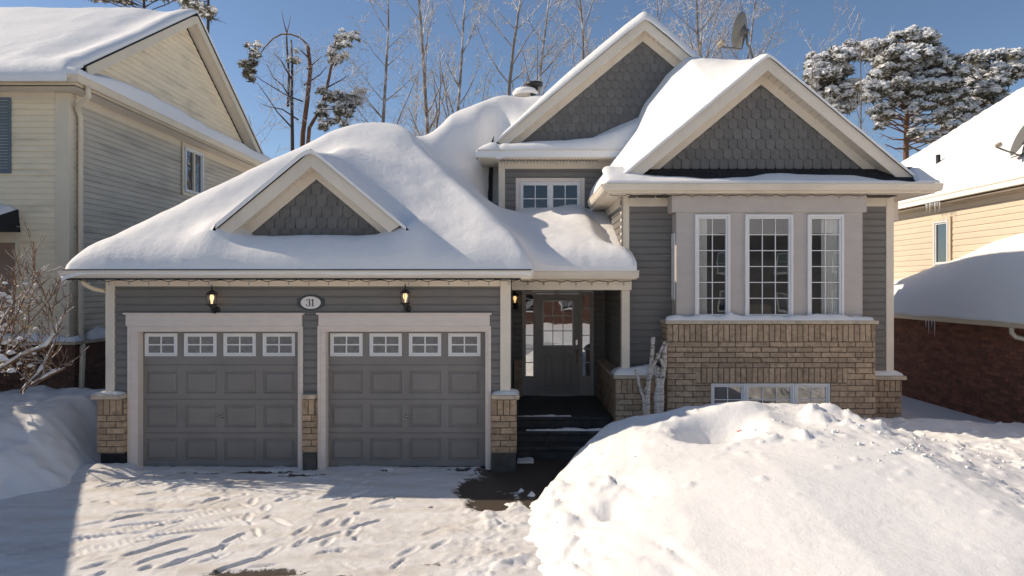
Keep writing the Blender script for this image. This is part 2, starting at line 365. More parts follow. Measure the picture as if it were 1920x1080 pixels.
def gutter(mb, p0, p1, out, h=.115, wd=.115):
    # ogee gutter swept from p0 to p1 (top back edge), projecting along out
    p0 = Vector(p0); p1 = Vector(p1); o = Vector(out)
    pr = [(0,0),(wd,0),(wd,-.022),(wd-.012,-.032),(wd-.018,-.07),(wd-.045,-h),(0,-h)]
    n = len(pr); vs = [p0+o*a+Vector((0,0,b)) for a, b in pr]+[p1+o*a+Vector((0,0,b)) for a, b in pr]
    mb.add(vs, [tuple(range(n)), tuple(range(n, 2*n))[::-1]]+[(i, (i+1) % n, n+(i+1) % n, n+i) for i in range(n)])
def rake(mb, apex, tip, wd, th):
    # barge board: a strip under the line apex-tip in a plane of constant Y, th thick along +Y
    ax, ay, az = apex; tx, ty, tz = tip
    mb.prism([(ax,ay,az),(tx,ty,tz),(tx,ty,tz-wd*.35),(tx-(tx-ax)*wd*.30/abs(tx-ax)*1.0,ty,tz-wd*.98+wd*.30*.84),(ax,ay,az-wd*1.3)], (0,th,0))
def fixed_light_string(name, pts, n, label, group, every=True):
    t = thing(name, pts[0], label, 'string lights', group)
    P = [Vector(p) for p in pts]; seg = [(P[i+1]-P[i]).length for i in range(len(P)-1)]; tot = sum(seg)
    def along(s):
        for i, l in enumerate(seg):
            if s <= l or i == len(seg)-1: return P[i].lerp(P[i+1], min(1, s/l))
            s -= l
    m = MB(); cl = []
    for k in range(n*6+1):
        q = along(tot*k/(n*6)); ph = (k % 6)/6; q = q-Vector((0,0,.05*math.sin(PI*ph)*.45+.006*math.sin(k*1.7)))
        cl.append(q)
    m.tube(cl, .0055, 4); build('wire', m, M['wire'], t)
    for k in range(n):
        q = along(tot*(k+.5)/n)-Vector((0,.005,.03)); b = MB()
        b.lathe(q, [(.002,.0),(.010,-.004),(.010,-.02),(.013,-.03),(.009,-.048),(.001,-.056)], 6); build('bulb', b, M['clear_bulb'], t)
    return t

rng = random.Random(7)
# ------------------------------------------------------------------ GROUND
gx = np.concatenate([-np.geomspace(800, 14, 26), np.linspace(-13.5, 13.5, 109), np.geomspace(14, 800, 26)])
gy = np.concatenate([-np.geomspace(800, 10, 24), np.linspace(-9, 40, 99), np.geomspace(41, 1500, 28)])
X, Y = np.meshgrid(gx, gy)
Zg = -.07+.10*fbm(X*.35, Y*.35, 3)*sstep(11, 30, np.abs(X)+np.maximum(0, Y-12))-.0*X
Zg += sstep(6.3, 8.2, X)*.16*sstep(6, 9, Y)          # the side yard lies a little higher
Zg = np.where((X > -6.9) & (X < 1.9) & (Y < 15), -.12, Zg)
Zg = np.where((Y < 2) & (Y > -7), -.16, Zg)
struct('snow_ground', height_mesh(gx, gy, Zg, None, 0), M['snow_clean'], 'flat snow covering the yards and land around the houses', kind='structure', cat='ground')

# driveway: packed snow over asphalt
def drive_material():
    m = bpy.data.materials.new('packed_snow_on_asphalt'); m.use_nodes = True; n = m.node_tree.nodes; L = m.node_tree.links; p = n['Principled BSDF']
    p.inputs['Specular IOR Level'].default_value = .3
    at_ = n.new('ShaderNodeAttribute'); at_.attribute_name = 'bare'; tc = n.new('ShaderNodeTexCoord')
    nz = n.new('ShaderNodeTexNoise'); nz.inputs['Scale'].default_value = 7; nz.inputs['Detail'].default_value = 9; nz.inputs['Roughness'].default_value = .72; L.new(tc.outputs['Object'], nz.inputs['Vector'])
    ad = n.new('ShaderNodeMath'); ad.operation = 'MULTIPLY_ADD'; L.new(nz.outputs['Fac'], ad.inputs[0]); ad.inputs[1].default_value = 2.3; ad.inputs[2].default_value = -1.15
    su = n.new('ShaderNodeMath'); su.operation = 'ADD'; L.new(at_.outputs['Fac'], su.inputs[0]); L.new(ad.outputs[0], su.inputs[1])
    mr = n.new('ShaderNodeMapRange'); mr.inputs['From Min'].default_value = .42; mr.inputs['From Max'].default_value = .58; L.new(su.outputs[0], mr.inputs['Value'])
    n2 = n.new('ShaderNodeTexNoise'); n2.inputs['Scale'].default_value = 1.7; n2.inputs['Detail'].default_value = 8; n2.inputs['Roughness'].default_value = .68; mpd = n.new('ShaderNodeMapping'); mpd.inputs['Rotation'].default_value = (0,0,-.85); mpd.inputs['Scale'].default_value = (.55,1.9,1); L.new(tc.outputs['Object'], mpd.inputs['Vector']); L.new(mpd.outputs[0], n2.inputs['Vector'])
    r2 = n.new('ShaderNodeMapRange'); r2.inputs['From Min'].default_value = .42; r2.inputs['From Max'].default_value = .72; r2.inputs['To Max'].default_value = .65; L.new(n2.outputs['Fac'], r2.inputs['Value'])
    s1 = n.new('ShaderNodeMix'); s1.data_type = 'RGBA'; s1.inputs[6].default_value = (.82,.80,.775,1); s1.inputs[7].default_value = (.54,.46,.36,1); L.new(r2.outputs[0], s1.inputs['Factor'])
    n3 = n.new('ShaderNodeTexNoise'); n3.inputs['Scale'].default_value = 90; n3.inputs['Detail'].default_value = 3; L.new(tc.outputs['Object'], n3.inputs['Vector'])
    a1 = n.new('ShaderNodeMix'); a1.data_type = 'RGBA'; a1.inputs[6].default_value = (.02,.017,.014,1); a1.inputs[7].default_value = (.15,.115,.085,1); L.new(n3.outputs['Fac'], a1.inputs['Factor'])
    mx = n.new('ShaderNodeMix'); mx.data_type = 'RGBA'; L.new(mr.outputs[0], mx.inputs['Factor']); L.new(s1.outputs[2], mx.inputs[6]); L.new(a1.outputs[2], mx.inputs[7]); L.new(mx.outputs[2], p.inputs['Base Color'])
    rr = n.new('ShaderNodeMapRange'); rr.inputs['To Min'].default_value = .7; rr.inputs['To Max'].default_value = .5; L.new(mr.outputs[0], rr.inputs['Value']); L.new(rr.outputs[0], p.inputs['Roughness'])
    hh = n.new('ShaderNodeMath'); hh.operation = 'MULTIPLY_ADD'; L.new(mr.outputs[0], hh.inputs[0]); hh.inputs[1].default_value = -.5; L.new(nz.outputs['Fac'], hh.inputs[2])
    n4 = n.new('ShaderNodeTexNoise'); n4.inputs['Scale'].default_value = 45; n4.inputs['Detail'].default_value = 5; L.new(tc.outputs['Object'], n4.inputs['Vector'])
    h2 = n.new('ShaderNodeMath'); h2.operation = 'MULTIPLY_ADD'; L.new(n4.outputs['Fac'], h2.inputs[0]); h2.inputs[1].default_value = .35; L.new(hh.outputs[0], h2.inputs[2])
    bp = n.new('ShaderNodeBump'); bp.inputs['Strength'].default_value = .55; bp.inputs['Distance'].default_value = .02; L.new(h2.outputs[0], bp.inputs['Height']); L.new(bp.outputs[0], p.inputs['Normal'])
    return m
M['drive'] = drive_material()
def blob(X, Y, cx, cy, rx, ry, a=0):
    c, s = math.cos(a), math.sin(a); u = (X-cx)*c+(Y-cy)*s; v = -(X-cx)*s+(Y-cy)*c
    return np.clip(1-np.sqrt((u/rx)**2+(v/ry)**2), 0, 1)
xs = np.arange(-8.6, 1.95, .022); ys = np.concatenate([np.arange(1.0, 5.5, .08), np.arange(5.5, 11.32, .022)])
X, Y = np.meshgrid(xs, ys)
Zd = .012+.012*fbm(X*1.2, Y*1.2, 11)+.010*fbm(X*5, Y*5, 12, 4)
Zd += .016*np.clip(fbm(X*11, Y*11, 13, 3), -.2, .6)*(.3+.7*np.clip(fbm(X*1.4, Y*1.4, 14)*2+.5, 0, 1))
g = np.zeros_like(X)
r2 = random.Random(21)
def groove(x, y, a, ln, wd, dp, wob=0):
    global Zd
    c, s = math.cos(a), math.sin(a); u = (X-x)*c+(Y-y)*s; v = -(X-x)*s+(Y-y)*c
    v = v+wob*np.sin(u*9+x*7)
    e = np.clip(1-np.abs(u/ln)**4, 0, 1)*np.exp(-(v/wd)**2)
    rim = np.clip(1-np.abs(u/ln)**4, 0, 1)*np.exp(-((v-wd*1.9)/wd)**2)
    Zd = Zd-dp*e+dp*.45*rim
for k in range(120):          # boot marks and scuffs left by the shovel
    x = r2.uniform(-6.3, -.3); y = r2.uniform(6.2, 10.1)
    if x > -1.6 and r2.random() < .5: continue
    a = r2.choice([.75, .9, .35, 1.05, 2.2, -.3])+r2.uniform(-.45, .45)
    groove(x, y, a, r2.choice([.05, .08, .12, .2])*r2.uniform(.7, 1.3), r2.uniform(.010, .026), r2.uniform(.014, .034), r2.uniform(.005, .04))
for px, py, a, ln in ((300,1025,.93,.42), (305,1045,.93,.3), (320,962,.25,.32), (395,940,.95,.16), (450,1060,.85,.3), (200,1005,.3,.5), (345,1000,.35,.45), (560,915,.12,.4),
                      (625,955,.8,.25), (650,935,.6,.2), (685,985,.85,.25), (600,1012,.75,.3), (440,1010,1.2,.2), (380,1040,.95,.35), (480,1000,-1.1,.16), (720,940,.8,.22), (525,980,-.7,.25), (255,985,.4,.3), (255,960,.2,.3), (238,972,.7,.2)):
    D = F_PX*ZC/(py-Y0); groove(wx(px, D), D, a, ln, .02, .04, .008)
for k in range(9):          # boot prints in walking pairs
    x = r2.uniform(-6, -1); y = r2.uniform(6.3, 9.8); a = r2.choice([1.2, 1.5, .9])+r2.uniform(-.4, .4)
    for e in range(r2.randint(2, 4)):
        px_ = x+math.cos(a)*.32*e+(.09 if e % 2 else -.09)*math.sin(a); py_ = y+math.sin(a)*.32*e-(.09 if e % 2 else -.09)*math.cos(a)
        u = (X-px_)*math.cos(a)+(Y-py_)*math.sin(a); v = -(X-px_)*math.sin(a)+(Y-py_)*math.cos(a); q = (u/.14)**2+(v/.05)**2
        Zd -= .022*np.exp(-q**2); Zd += .010*np.exp(-((np.sqrt(q)-1.35)/.25)**2)
for (x0_, y0_, a) in ((-4.9, 7.6, .72), (-4.5, 7.4, .72), (-.55, 7.0, 1.5), (-.35, 7.0, 1.5)):      # tyre prints
    c, s = math.cos(a), math.sin(a); u = (X-x0_)*c+(Y-y0_)*s; v = -(X-x0_)*s+(Y-y0_)*c
    Zd -= .016*np.exp(-(v/.09)**4)*(np.abs(u) < 1.6)*(.6+.4*np.sign(np.sin(u*85)))
# loose snow left along the right edge, below the big bank
edge = np.exp(-((X+.25)/.45)**2)*sstep(9.2, 8.6, Y)
Zd += edge*(.035+.10*np.clip(fbm(X*5, Y*5, 31, 3), 0, 1)+.05*np.clip(fbm(X*14, Y*14, 33, 2), 0, 1))
bare = np.zeros_like(X)
for cx, cy, rx, ry, wgt in ((-.62,9.55,.42,.75,1.5), (-.35,9.0,.5,.75,1.6), (-.2,9.9,.55,1.0,1.5), (.6,10.4,1.5,1.4,3), (.5,9.3,.7,1.2,2.5), (-2.6,6.72,.75,.14,1.3), (-1.75,6.55,.32,.16,1.3), (-.9,6.9,.3,.1,.4),
                            (-3.9,10.35,.9,.10,1.0), (-4.8,10.3,.7,.08,.8), (-3.3,10.2,.6,.12,1.0), (-2.0,10.4,.5,.06,.6), (-.9,10.45,.5,.14,.7)):
    bare = np.maximum(bare, np.minimum(1.25, wgt*blob(X, Y, cx, cy, rx, ry)))
bare += .10*np.clip(fbm(X*.8, Y*.8, 41), 0, 1)
cut = sstep(.35, .75, bare); Zd = Zd*(1-cut)+(-.012+.004*fbm(X*9, Y*9, 6))*cut
Zd += .09*np.clip(1-np.hypot((X+6.35)/.65, (Y-10.3)/.45), 0, 1)**.7*1.6      # drift against the corner pier
Zd += .05*np.exp(-((Y-10.5)/.10)**2)*np.clip(.1+fbm(X*3, Y*0, 51), 0, 1)*(X < -.5)
mb = height_mesh(xs, ys, Zd, None, 0)
drv = struct('driveway', mb, M['drive'], 'packed snowy driveway with boot marks and bare wet asphalt patches in front of the garage', cat='driveway')
ca = drv.data.attributes.new('bare', 'FLOAT', 'POINT'); ca.data.foreach_set('value', bare.ravel().astype(np.float32))

# ------------------------------------------------------------------ SNOW BANKS
xs = np.arange(-.35, 13.2, .036); ys = np.arange(1.2, 11.66, .036); X, Y = np.meshgrid(xs, ys)
wob = .16*fbm(Y*1.7, Y*0+5, 68, 3)+.10*fbm(X*4, Y*4, 69, 3); Xw = X+.12*sstep(.2, 1.6, X)*sstep(3, 1.6, X)+wob*sstep(2.2, .6, X)
R = np.interp(Xw, [-.3,.02,.11,.4,.91,1.63,2.36,2.7,3.3,3.8,4.3,4.7,5.27,6,6.87,9,13], [-.1,-.05,.08,.34,.66,1.01,1.21,1.27,1.28,1.27,1.25,1.12,.92,.76,.70,.55,.45])
g = sstep(4.0, 9.2, Y); fr = .58+.42*g
h = R*fr
back = sstep(9.6, 10.7, Y); h = h*(1-back)+np.minimum(h, .62+.10*sstep(11, 11.6, Y)+.05*fbm(X*2, Y*2, 70))*back
h = h*(1-sstep(.35, -.1, X-.9*sstep(8.6, 10.2, Y)))
cor = sstep(.5, 1.35, X-.55*sstep(10, 11.5, Y)); h = np.where(Y > 9.3, h*(sstep(9.3, 10.4, Y)*(cor-1)+1), h)      # keep the path to the steps clear
rough = .22+.78*np.maximum(sstep(7.6, 8.8, Y), sstep(4.2, 5.6, X)); h += .10*fbm(X*.7, Y*.7, 61, 2)*sstep(.1, .8, X)+.05*fbm(X*2.6, Y*2.6, 62, 4)*sstep(.1, .6, X)*rough
h -= .55*np.exp(-(((X-2.5)/.45)**2+((Y-8.65)/.36)**2)**1.5)+.10*np.exp(-(((X-2.6)/.7)**2+((Y-7.9)/.5)**2))                        # the hollow
h += .06*np.exp(-(((X-2.5)/.6)**2+((Y-9.1)/.2)**2))
h += .13*np.exp(-(((X-4.15)/.20)**2+((Y-9.2)/.25)**2))+.09*np.exp(-(((X-3.15)/.45)**2+((Y-9.3)/.2)**2))-.10*np.exp(-(((X-3.55)/.28)**2+((Y-8.7)/.3)**2))
lump = np.clip(fbm(X*6, Y*6, 63, 3)-.08, 0, 1); h += .22*lump*np.exp(-(((X-3.0)/.75)**2+((Y-7.9)/.32)**2))
h += .10*np.clip(fbm(X*7, Y*7, 64, 3)-.16, 0, 1)*sstep(3.0, 5.0, X)
h -= .17*np.exp(-(((X-.98)/.10)**2+((Y-7.25)/.16)**2)); h -= .05*np.exp(-(((X-1.15)/.30)**2+((Y-7.4)/.55)**2)); h += .12*np.clip(fbm(X*9, Y*9, 66, 3), 0, 1)*np.exp(-(((X-1.0)/.25)**2+((Y-7.7)/.4)**2))
for k in range(15):                                                                    # slides and rakes down the left face
    cx = r2.uniform(.3, 1.5); cy = r2.uniform(5.2, 8.4); h -= r2.uniform(.012, .04)*np.exp(-(((X-cx+.35*(Y-cy))/.035)**2+((Y-cy)/.35)**2))
for k in range(300):                                                                   # small clods
    cx = 7.5*r2.random()**.55; cy = 5.2+4.4*r2.random()**.6
    if r2.random() < .45: cx = r2.uniform(-.1, .5)
    s = r2.uniform(.022, .05); i0, i1 = np.searchsorted(xs, (cx-.2, cx+.2)); j0, j1 = np.searchsorted(ys, (cy-.2, cy+.2))
    h[j0:j1, i0:i1] += r2.uniform(.4, .9)*s*np.exp(-(((X-cx)**2+(Y-cy)**2)/s**2)**2)[j0:j1, i0:i1]
lay = .5+.5*np.sin(h*38+4*fbm(X*1.5, Y*1.5, 67, 3)); h += .012*lay*sstep(1.3, .3, X)+.012*fbm(X*8, Y*8, 72, 3)*rough
for k in range(60):                                                                    # shovelled blocks on the crest and along the foot
    if k < 14: cx = r2.uniform(3.8, 5.4); cy = r2.uniform(8.3, 9.5); s = r2.uniform(.05, .10)
    else: cx = r2.uniform(-.15, .55); cy = r2.uniform(5.4, 9.0); s = r2.uniform(.03, .09)
    a = r2.uniform(0, PI); c_, s_ = math.cos(a), math.sin(a); u = (X-cx)*c_+(Y-cy)*s_; v = -(X-cx)*s_+(Y-cy)*c_
    e = np.clip(1.25-np.maximum(np.abs(u)/(s*1.3), np.abs(v)/s), 0, .45)/.45; h += r2.uniform(.35, .75)*s*e*(1+.5*u/s*.4)
h = h-.05-.07*sstep(.8, 2.0, X)
hb = h
msk = (h[:-1,:-1] > -.06)
bank = height_mesh(xs, ys, h, msk, .1)
for k in range(190):                                     # angular crumbs of broken crust lying on it
    if k < 110: cx, cy = r2.uniform(3.2, 7.2), r2.uniform(7.0, 9.5)
    elif k < 172: cx, cy = r2.gauss(.12, .18), r2.uniform(5.3, 9.0)
    else: cx, cy = r2.uniform(1.2, 4.4), r2.uniform(8.2, 9.4)
    i_ = int((cx-xs[0])/.036); j_ = int((cy-ys[0])/.036)
    if not (0 <= i_ < len(xs) and 0 <= j_ < len(ys)) or h[j_, i_] < -.03: continue
    sz = r2.choice([.009, .011, .014, .02])*r2.uniform(.7, 1.3); cz = float(h[j_, i_])+sz*.3
    q = [Vector((cx+r2.uniform(.6, 1.2)*sz*a, cy+r2.uniform(.6, 1.2)*sz*b, cz+r2.uniform(.5, 1.1)*sz*c)) for c in (-1, 1) for a, b in ((-1,-1),(1,-1),(1,1),(-1,1))]
    bank.hexa(q)
struct('snow_bank', bank, M['snow_bank'], 'huge sunlit snow bank with a hollow in its top, in front of the bay window', kind='stuff', cat='snow bank')
def bank_z(x, y):
    i = min(len(xs)-1, max(0, int((x-xs[0])/.036))); j = min(len(ys)-1, max(0, int((y-ys[0])/.036))); return float(hb[j, i])
mx, my = 2.52, 8.2
for k in range(900):
    yy = 7.0+k*.003; q = at(1392, 813, yy)
    if q.z <= bank_z(q.x, q.y): mx, my = q.x, q.y; break
bz = bank_z(mx, my)
t = thing('plastic_marker', (mx, my, bz), 'small red plastic piece sticking out of the hollow in the snow bank', 'marker')
m = MB(); m.tube([(mx-.06,my+.02,bz-.005), (mx,my,bz+.018), (mx+.06,my-.01,bz+.035)], [.010,.012,.011], 8); build('blade', m, M['red'], t)
m = MB(); m.tube([(mx-.06,my+.02,bz-.012), (mx-.12,my+.05,bz-.03), (mx-.18,my+.08,bz-.06)], .008, 6); build('handle', m, M['red'], t)
# clods and grit lying on the bank
clods = []
xs2 = np.arange(-14, -5.75, .045); ys2 = np.arange(3.5, 13.0, .045); X, Y = np.meshgrid(xs2, ys2)
e = -6.35-.55*sstep(9.6, 8.4, Y)-.75*sstep(8.6, 6.2, Y)-.35*sstep(10.6, 12, Y)
e = e+.22*fbm(X*.0+3, Y*1.3, 81)
h = 1.0*sstep(0, 1.0, e-X+.05)*(.86+.14*sstep(8, 11, Y))+.14*fbm(X*1.4, Y*1.4, 82)*sstep(0, .6, e-X)+.08*np.clip(fbm(X*4, Y*4, 83, 3), -.2, 1)*sstep(-.1, .3, e-X)
h -= .42*np.exp(-(((X+7.15)/.5)**2+((Y-9.4)/.8)**2))
h += .10*np.clip(fbm(X*7, Y*7, 84, 3)-.05, 0, 1)*np.exp(-((X-e)/.35)**2)
h -= .06
struct('shaded_snow_bank', height_mesh(xs2, ys2, h, h[:-1,:-1] > -.05, .1), M['snow_clean'], 'shaded snow bank beside the driveway, below the snowy shrub', kind='stuff', cat='snow bank')

# ------------------------------------------------------------------ GREY HOUSE
H = thing('grey_house', (0, 12, 0), 'grey sided bungalow with two garage doors, three gables and a deep snow load', 'house')
YG, YW, YL = 10.56, 12.05, 14.3
S = 10/12
F = Fy(YG)
m = MB()
OP = ((-5.9, -3.43), (-3.0, -.535)); CAS = ((-6.05, -3.35), (-3.12, -.45)); HDR = ((-6.105, -3.33), (-3.135, -.437))
siding(m, F, 2.40, 2.83, -6.27, -.29)
for a, b in ((-6.27, -6.03), (-3.37, -3.10), (-.47, -.29)): siding(m, F, 1.0, 2.40, a, b)
m.box(-6.36, -6.30, YG+.02, 16, 0, 3.0)
m.box(-.20, -.15, YG+.14, YL, 0, 2.95)
build('garage_wall', m, M['siding'], H)
m = MB()
for i, (a, b) in enumerate(CAS):
    o0, o1 = OP[i]
    fbox(m, F, a, o0, 0.0, 2.13, -.16, .028); fbox(m, F, o1, b, 0.0, 2.13, -.16, .027); fbox(m, F, a, b, 2.131, 2.215, -.16, .029)
    fbox(m, F, a-.004, a+.045, .0, 2.17, .0285, .042); fbox(m, F, b-.045, b+.004, 0, 2.17, .0285, .042); fbox(m, F, a-.004, b+.004, 2.171, 2.218, .0295, .043)
    build('door_casing', m, M['grey_trim'], H, bevel=.004); m = MB()
    a, b = HDR[i]; m = MB(); fbox(m, F, a+.03, b-.03, 2.219, 2.395, -.01, .05); fbox(m, F, a, b, 2.396, 2.425, -.01, .075)
    build('door_header', m, M['grey_trim'], H, bevel=.004); m = MB()
# garage doors
def garage_door(o0, o1):
    YD = YG+.13; Fd = Fy(YD); m = MB(); zs = [.01, .535, 1.065, 1.60, 2.13]
    pan = [(o0+.035+.615*k, o0+.035+.615*k+.50) for k in range(4)]
    for r in range(4):
        z0, z1 = zs[r]+.004, zs[r+1]-.004
        # section face with lips
        us = [o0-.02]+[v for p in pan for v in p]+[o1+.02]; a, b = z0+.085, z1-.085
        if r == 3: a, b = 1.735, 2.10
        P = lambda u, z, d: fp(Fd, u, z, d)
        for z_0, z_1 in ((z0, a), (b, z1)): m.add([P(us[0],z_0,0),P(us[-1],z_0,0),P(us[-1],z_1,0),P(us[0],z_1,0)], [(0,1,2,3)])
        for k in range(0, 9, 2): m.add([P(us[k],a,0),P(us[k+1],a,0),P(us[k+1],b,0),P(us[k],b,0)], [(0,1,2,3)])
        for u0, u1 in pan:
            rings = [(0,0),(.014,-.020),(.030,-.020),(.056,-.002)] if r < 3 else [(0,0),(.0,-.02)]
            vs = []
            for q, d in rings: vs += [P(u0+q,a+q,d),P(u1-q,a+q,d),P(u1-q,b-q,d),P(u0+q,b-q,d)]
            fs = [(4*i+k, 4*i+(k+1) % 4, 4*i+4+(k+1) % 4, 4*i+4+k) for i in range(len(rings)-1) for k in range(4)]
            L_ = 4*(len(rings)-1); fs.append((L_, L_+1, L_+2, L_+3)); m.add(vs, fs)
        m.add([P(us[0],z1,0),P(us[-1],z1,0),P(us[-1],z1+.004,-.012),P(us[0],z1+.004,-.012),P(us[-1],z1+.008,0),P(us[0],z1+.008,0)], [(0,1,2,3),(3,2,4,5)])
    d = build('garage_door', m, M['door'], H)
    for u0, u1 in pan:
        w_ = MB(); fframe(w_, Fd, u0-.003, u1+.003, 1.738, 2.098, .022, 0, .020); fframe(w_, Fd, u0+.0195, u1-.0195, 1.7605, 2.0755, .032, 0, .012)
        um, zm = (u0+u1)/2, (1.738+2.098)/2
        fbox(w_, Fd, um-.011, um+.011, 1.79, 2.046, 0, .013); fbox(w_, Fd, u0+.05, um-.0115, zm-.011, zm+.011, 0, .0125); fbox(w_, Fd, um+.0115, u1-.05, zm-.011, zm+.011, 0, .0125)
        build('window_frame', w_, M['white'], d, bevel=.003)
        p = MB(); p.add([fp(Fd,u0+.03,1.78,.002),fp(Fd,u1-.03,1.78,.002),fp(Fd,u1-.03,2.056,.002),fp(Fd,u0+.03,2.056,.002)], [(0,1,2,3)]); build('pane', p, M['pot'], d)
    hx = (o0+o1)/2; h_ = MB(); h_.lathe((hx, YD-.002, .80), [(.030,0),(.030,.012),(.012,.016),(.012,.045),(.001,.046)], 12, (0,-1,0)); h_.tube([(hx-.055,YD-.045,.795),(hx,YD-.05,.80),(hx+.06,YD-.045,.812)], [.006,.010,.007], 6); build('handle', h_, M['chrome'], d)
    s_ = MB(); fbox(s_, Fd, o0, o1, -.01, .0135, -.02, .012); build('weather_strip', s_, M['shingle'], d)
for a, b in OP: garage_door(a, b)
# brick piers of the garage
def pier(u0, u1, yf, zt, zb, side=None, dark=True, cap=(.06,.06), capm='stone', name='brick_pier', bm='brick'):
    m = MB(); Fp = Fy(yf); bricks(m, Fp, u0, u1, zb, zt, rng, soldier=((zt-.25, zt+.01),) if u1-u0 < .6 else ())
    fS = Fx(u0, -1); bricks(m, fS, yf, yf+.3, zb, zt, rng)
    fS = Fx(u1, 1); bricks(m, fS, yf, yf+.3, zb, zt, rng)
    p = build(name, m, M[bm], H)
    q = MB(); q.box(u0+.001, u1-.001, yf+.002, yf+.3, zb-.02, zt+.001); build('mortar', q, M['mortar'], p)
    c = MB(); c.box(u0-cap[0], u1+cap[1], yf-.055, yf+.34, zt+.002, zt+.07); build('capstone', c, M[capm], p, bevel=.008)
    return p
p = pier(-6.46, -6.062, 10.44, 1.105, .29, cap=(.08,.0)); q = MB(); q.box(-6.43, -6.066, 10.46, 10.75, -.1, .268); build('foundation', q, M['tar'], p, bevel=.006)
p = pier(-3.338, -3.132, 10.47, 1.105, .29, cap=(.0,.0)); q = MB(); q.box(-3.335, -3.135, 10.462, 10.75, -.1, .268); build('foundation', q, M['concrete'], p, bevel=.006)
p = pier(-.438, -.06, 10.44, 1.105, .29, cap=(.0,.05)); q = MB(); q.box(-.434, -.064, 10.43, 10.75, -.1, .268); build('foundation', q, M['concrete'], p, bevel=.006)
# corner boards and trim
for x0, x1, y0, y1, z0, z1 in ((-6.39, -6.255, 10.52, 10.66, 1.176, 2.95), (-.305, -.145, 10.51, 10.68, 1.176, 2.95)):
    m = MB(); m.box(x0, x1, y0, y1, z0, z1); build('corner_board', m, M['cream'], H, bevel=.005)
m = MB(); fbox(m, F, -6.254, -.306, 2.83, 2.945, -.01, .025); build('frieze_board', m, M['cream'], H, bevel=.004)
m = MB(); m.box(-6.76, .16, 10.24, 11.0, 2.946, 2.965); m.box(-6.76, -6.3, 11.0, 16, 2.946, 2.965); build('soffit', m, M['soffit'], H)
m = MB(); m.box(-6.76, .165, 10.20, 10.24, 2.935, 3.07); m.box(-6.765, -6.725, 10.24, 16, 2.935, 3.07); m.box(.125, .165, 10.24, 11.22, 2.935, 3.07); build('fascia', m, M['cream'], H)
m = MB(); gutter(m, (-6.80,10.20,3.065), (.185,10.20,3.065), (0,-1,0), .115, .11); gutter(m, (-6.765,10.15,3.064), (-6.765,16,3.064), (-1,0,0), .115, .11); build('gutter', m, M['cream'], H)
m = MB(); m.tube([(-6.62,10.30,2.95), (-6.60,10.33,2.87), (-6.52,10.45,2.79), (-6.43,10.60,2.76), (-6.42,10.66,2.70), (-6.42,10.66,1.2)], .035, 8); build('downspout', m, M['beige_trim'], H)

def gable(Yf, Yw, ax, az, half_l, half_r, zb, bw=.245, fz=.39, ylap=.3):
    # zb: base of the scalloped face; half_*: reach of the barge boards
    s = S
    m = MB(); scales(m, Yw, ax, az-fz, s, zb)
    W = (az-fz-zb)/s; m.add([(ax-W-.3,Yw+.004,zb-.05),(ax+W+.3,Yw+.004,zb-.05),(ax,Yw+.004,az-fz+.25)], [(0,1,2)])
    g = build('gable_wall', m, M['scale'], H)
    for sg, hf in ((-1, half_l), (1, half_r)):
        m = MB(); x1 = ax+sg*hf; zt = az-s*hf
        c = .10
        m.prism([(ax,Yf,az),(x1,Yf,zt),(x1-sg*.02,Yf,zt-.10),(x1-sg*(bw-.03),Yf,zt-bw+.2+.0),(ax,Yf,az-bw*1.0)] if False else
                [(ax,Yf,az),(x1,Yf,zt),(x1-sg*.165,Yf,zt+.165*s-bw),(ax,Yf,az-bw)], (0,.03,0))
        build('barge_board', m, M['cream'], g, bevel=.004)
        # frieze on the face under the soffit
        m = MB(); d0, d1 = bw-.06, fz; xe = ax+sg*((az-d1-zb)/s)
        m.prism([(ax,Yw,az-d0),(ax+sg*(az-d0-zb)/s,Yw,zb),(xe,Yw,zb),(ax,Yw,az-d1)], (0,-.028,0)); build('frieze_board', m, M['cream'], g)
        # vented soffit between barge board and face, in short boards
        m = MB(); n = int(hf/.105); st = hf*.97/n; dz = bw-.035
        for k in range(n):
            a, b = k*st+.004, (k+1)*st-.004
            m.hexa([Vector((ax+sg*a,Yf+.03,az-dz-s*a)),Vector((ax+sg*b,Yf+.03,az-dz-s*b)),Vector((ax+sg*b,Yw-.001,az-dz-s*b)),Vector((ax+sg*a,Yw-.001,az-dz-s*a)),
                    Vector((ax+sg*a,Yf+.03,az-dz+.012-s*a)),Vector((ax+sg*b,Yf+.03,az-dz+.012-s*b)),Vector((ax+sg*b,Yw-.001,az-dz+.012-s*b)),Vector((ax+sg*a,Yw-.001,az-dz+.012-s*a))])
        build('soffit', m, M['soffit'], g)
        m = MB(); m.prism([(ax,Yf-.02,az+.004),(x1+sg*.03,Yf-.02,zt-.021),(x1+sg*.03,Yf-.02,zt+.003),(ax,Yf-.02,az+.03)], (0,ylap,0)); build('roof_edge', m, M['shingle'], g)
        m = MB(); m.prism([(ax,Yf+.031,az-.002),(x1,Yf+.031,zt-.002),(x1,Yf+.031,zt-.05),(ax,Yf+.031,az-.05)], (0,Yw-Yf+.05,0)); build('roof_deck', m, M['shingle'], g)
    return g
gable(10.45, 10.75, -3.20, 4.904, 1.453, 1.365, 3.55)
gable(11.70, YW, 4.25, 6.78, 2.53, 2.56, 4.885)
gable(14.05, YL, 2.57, 8.35, 3.05, 3.05, 5.70)

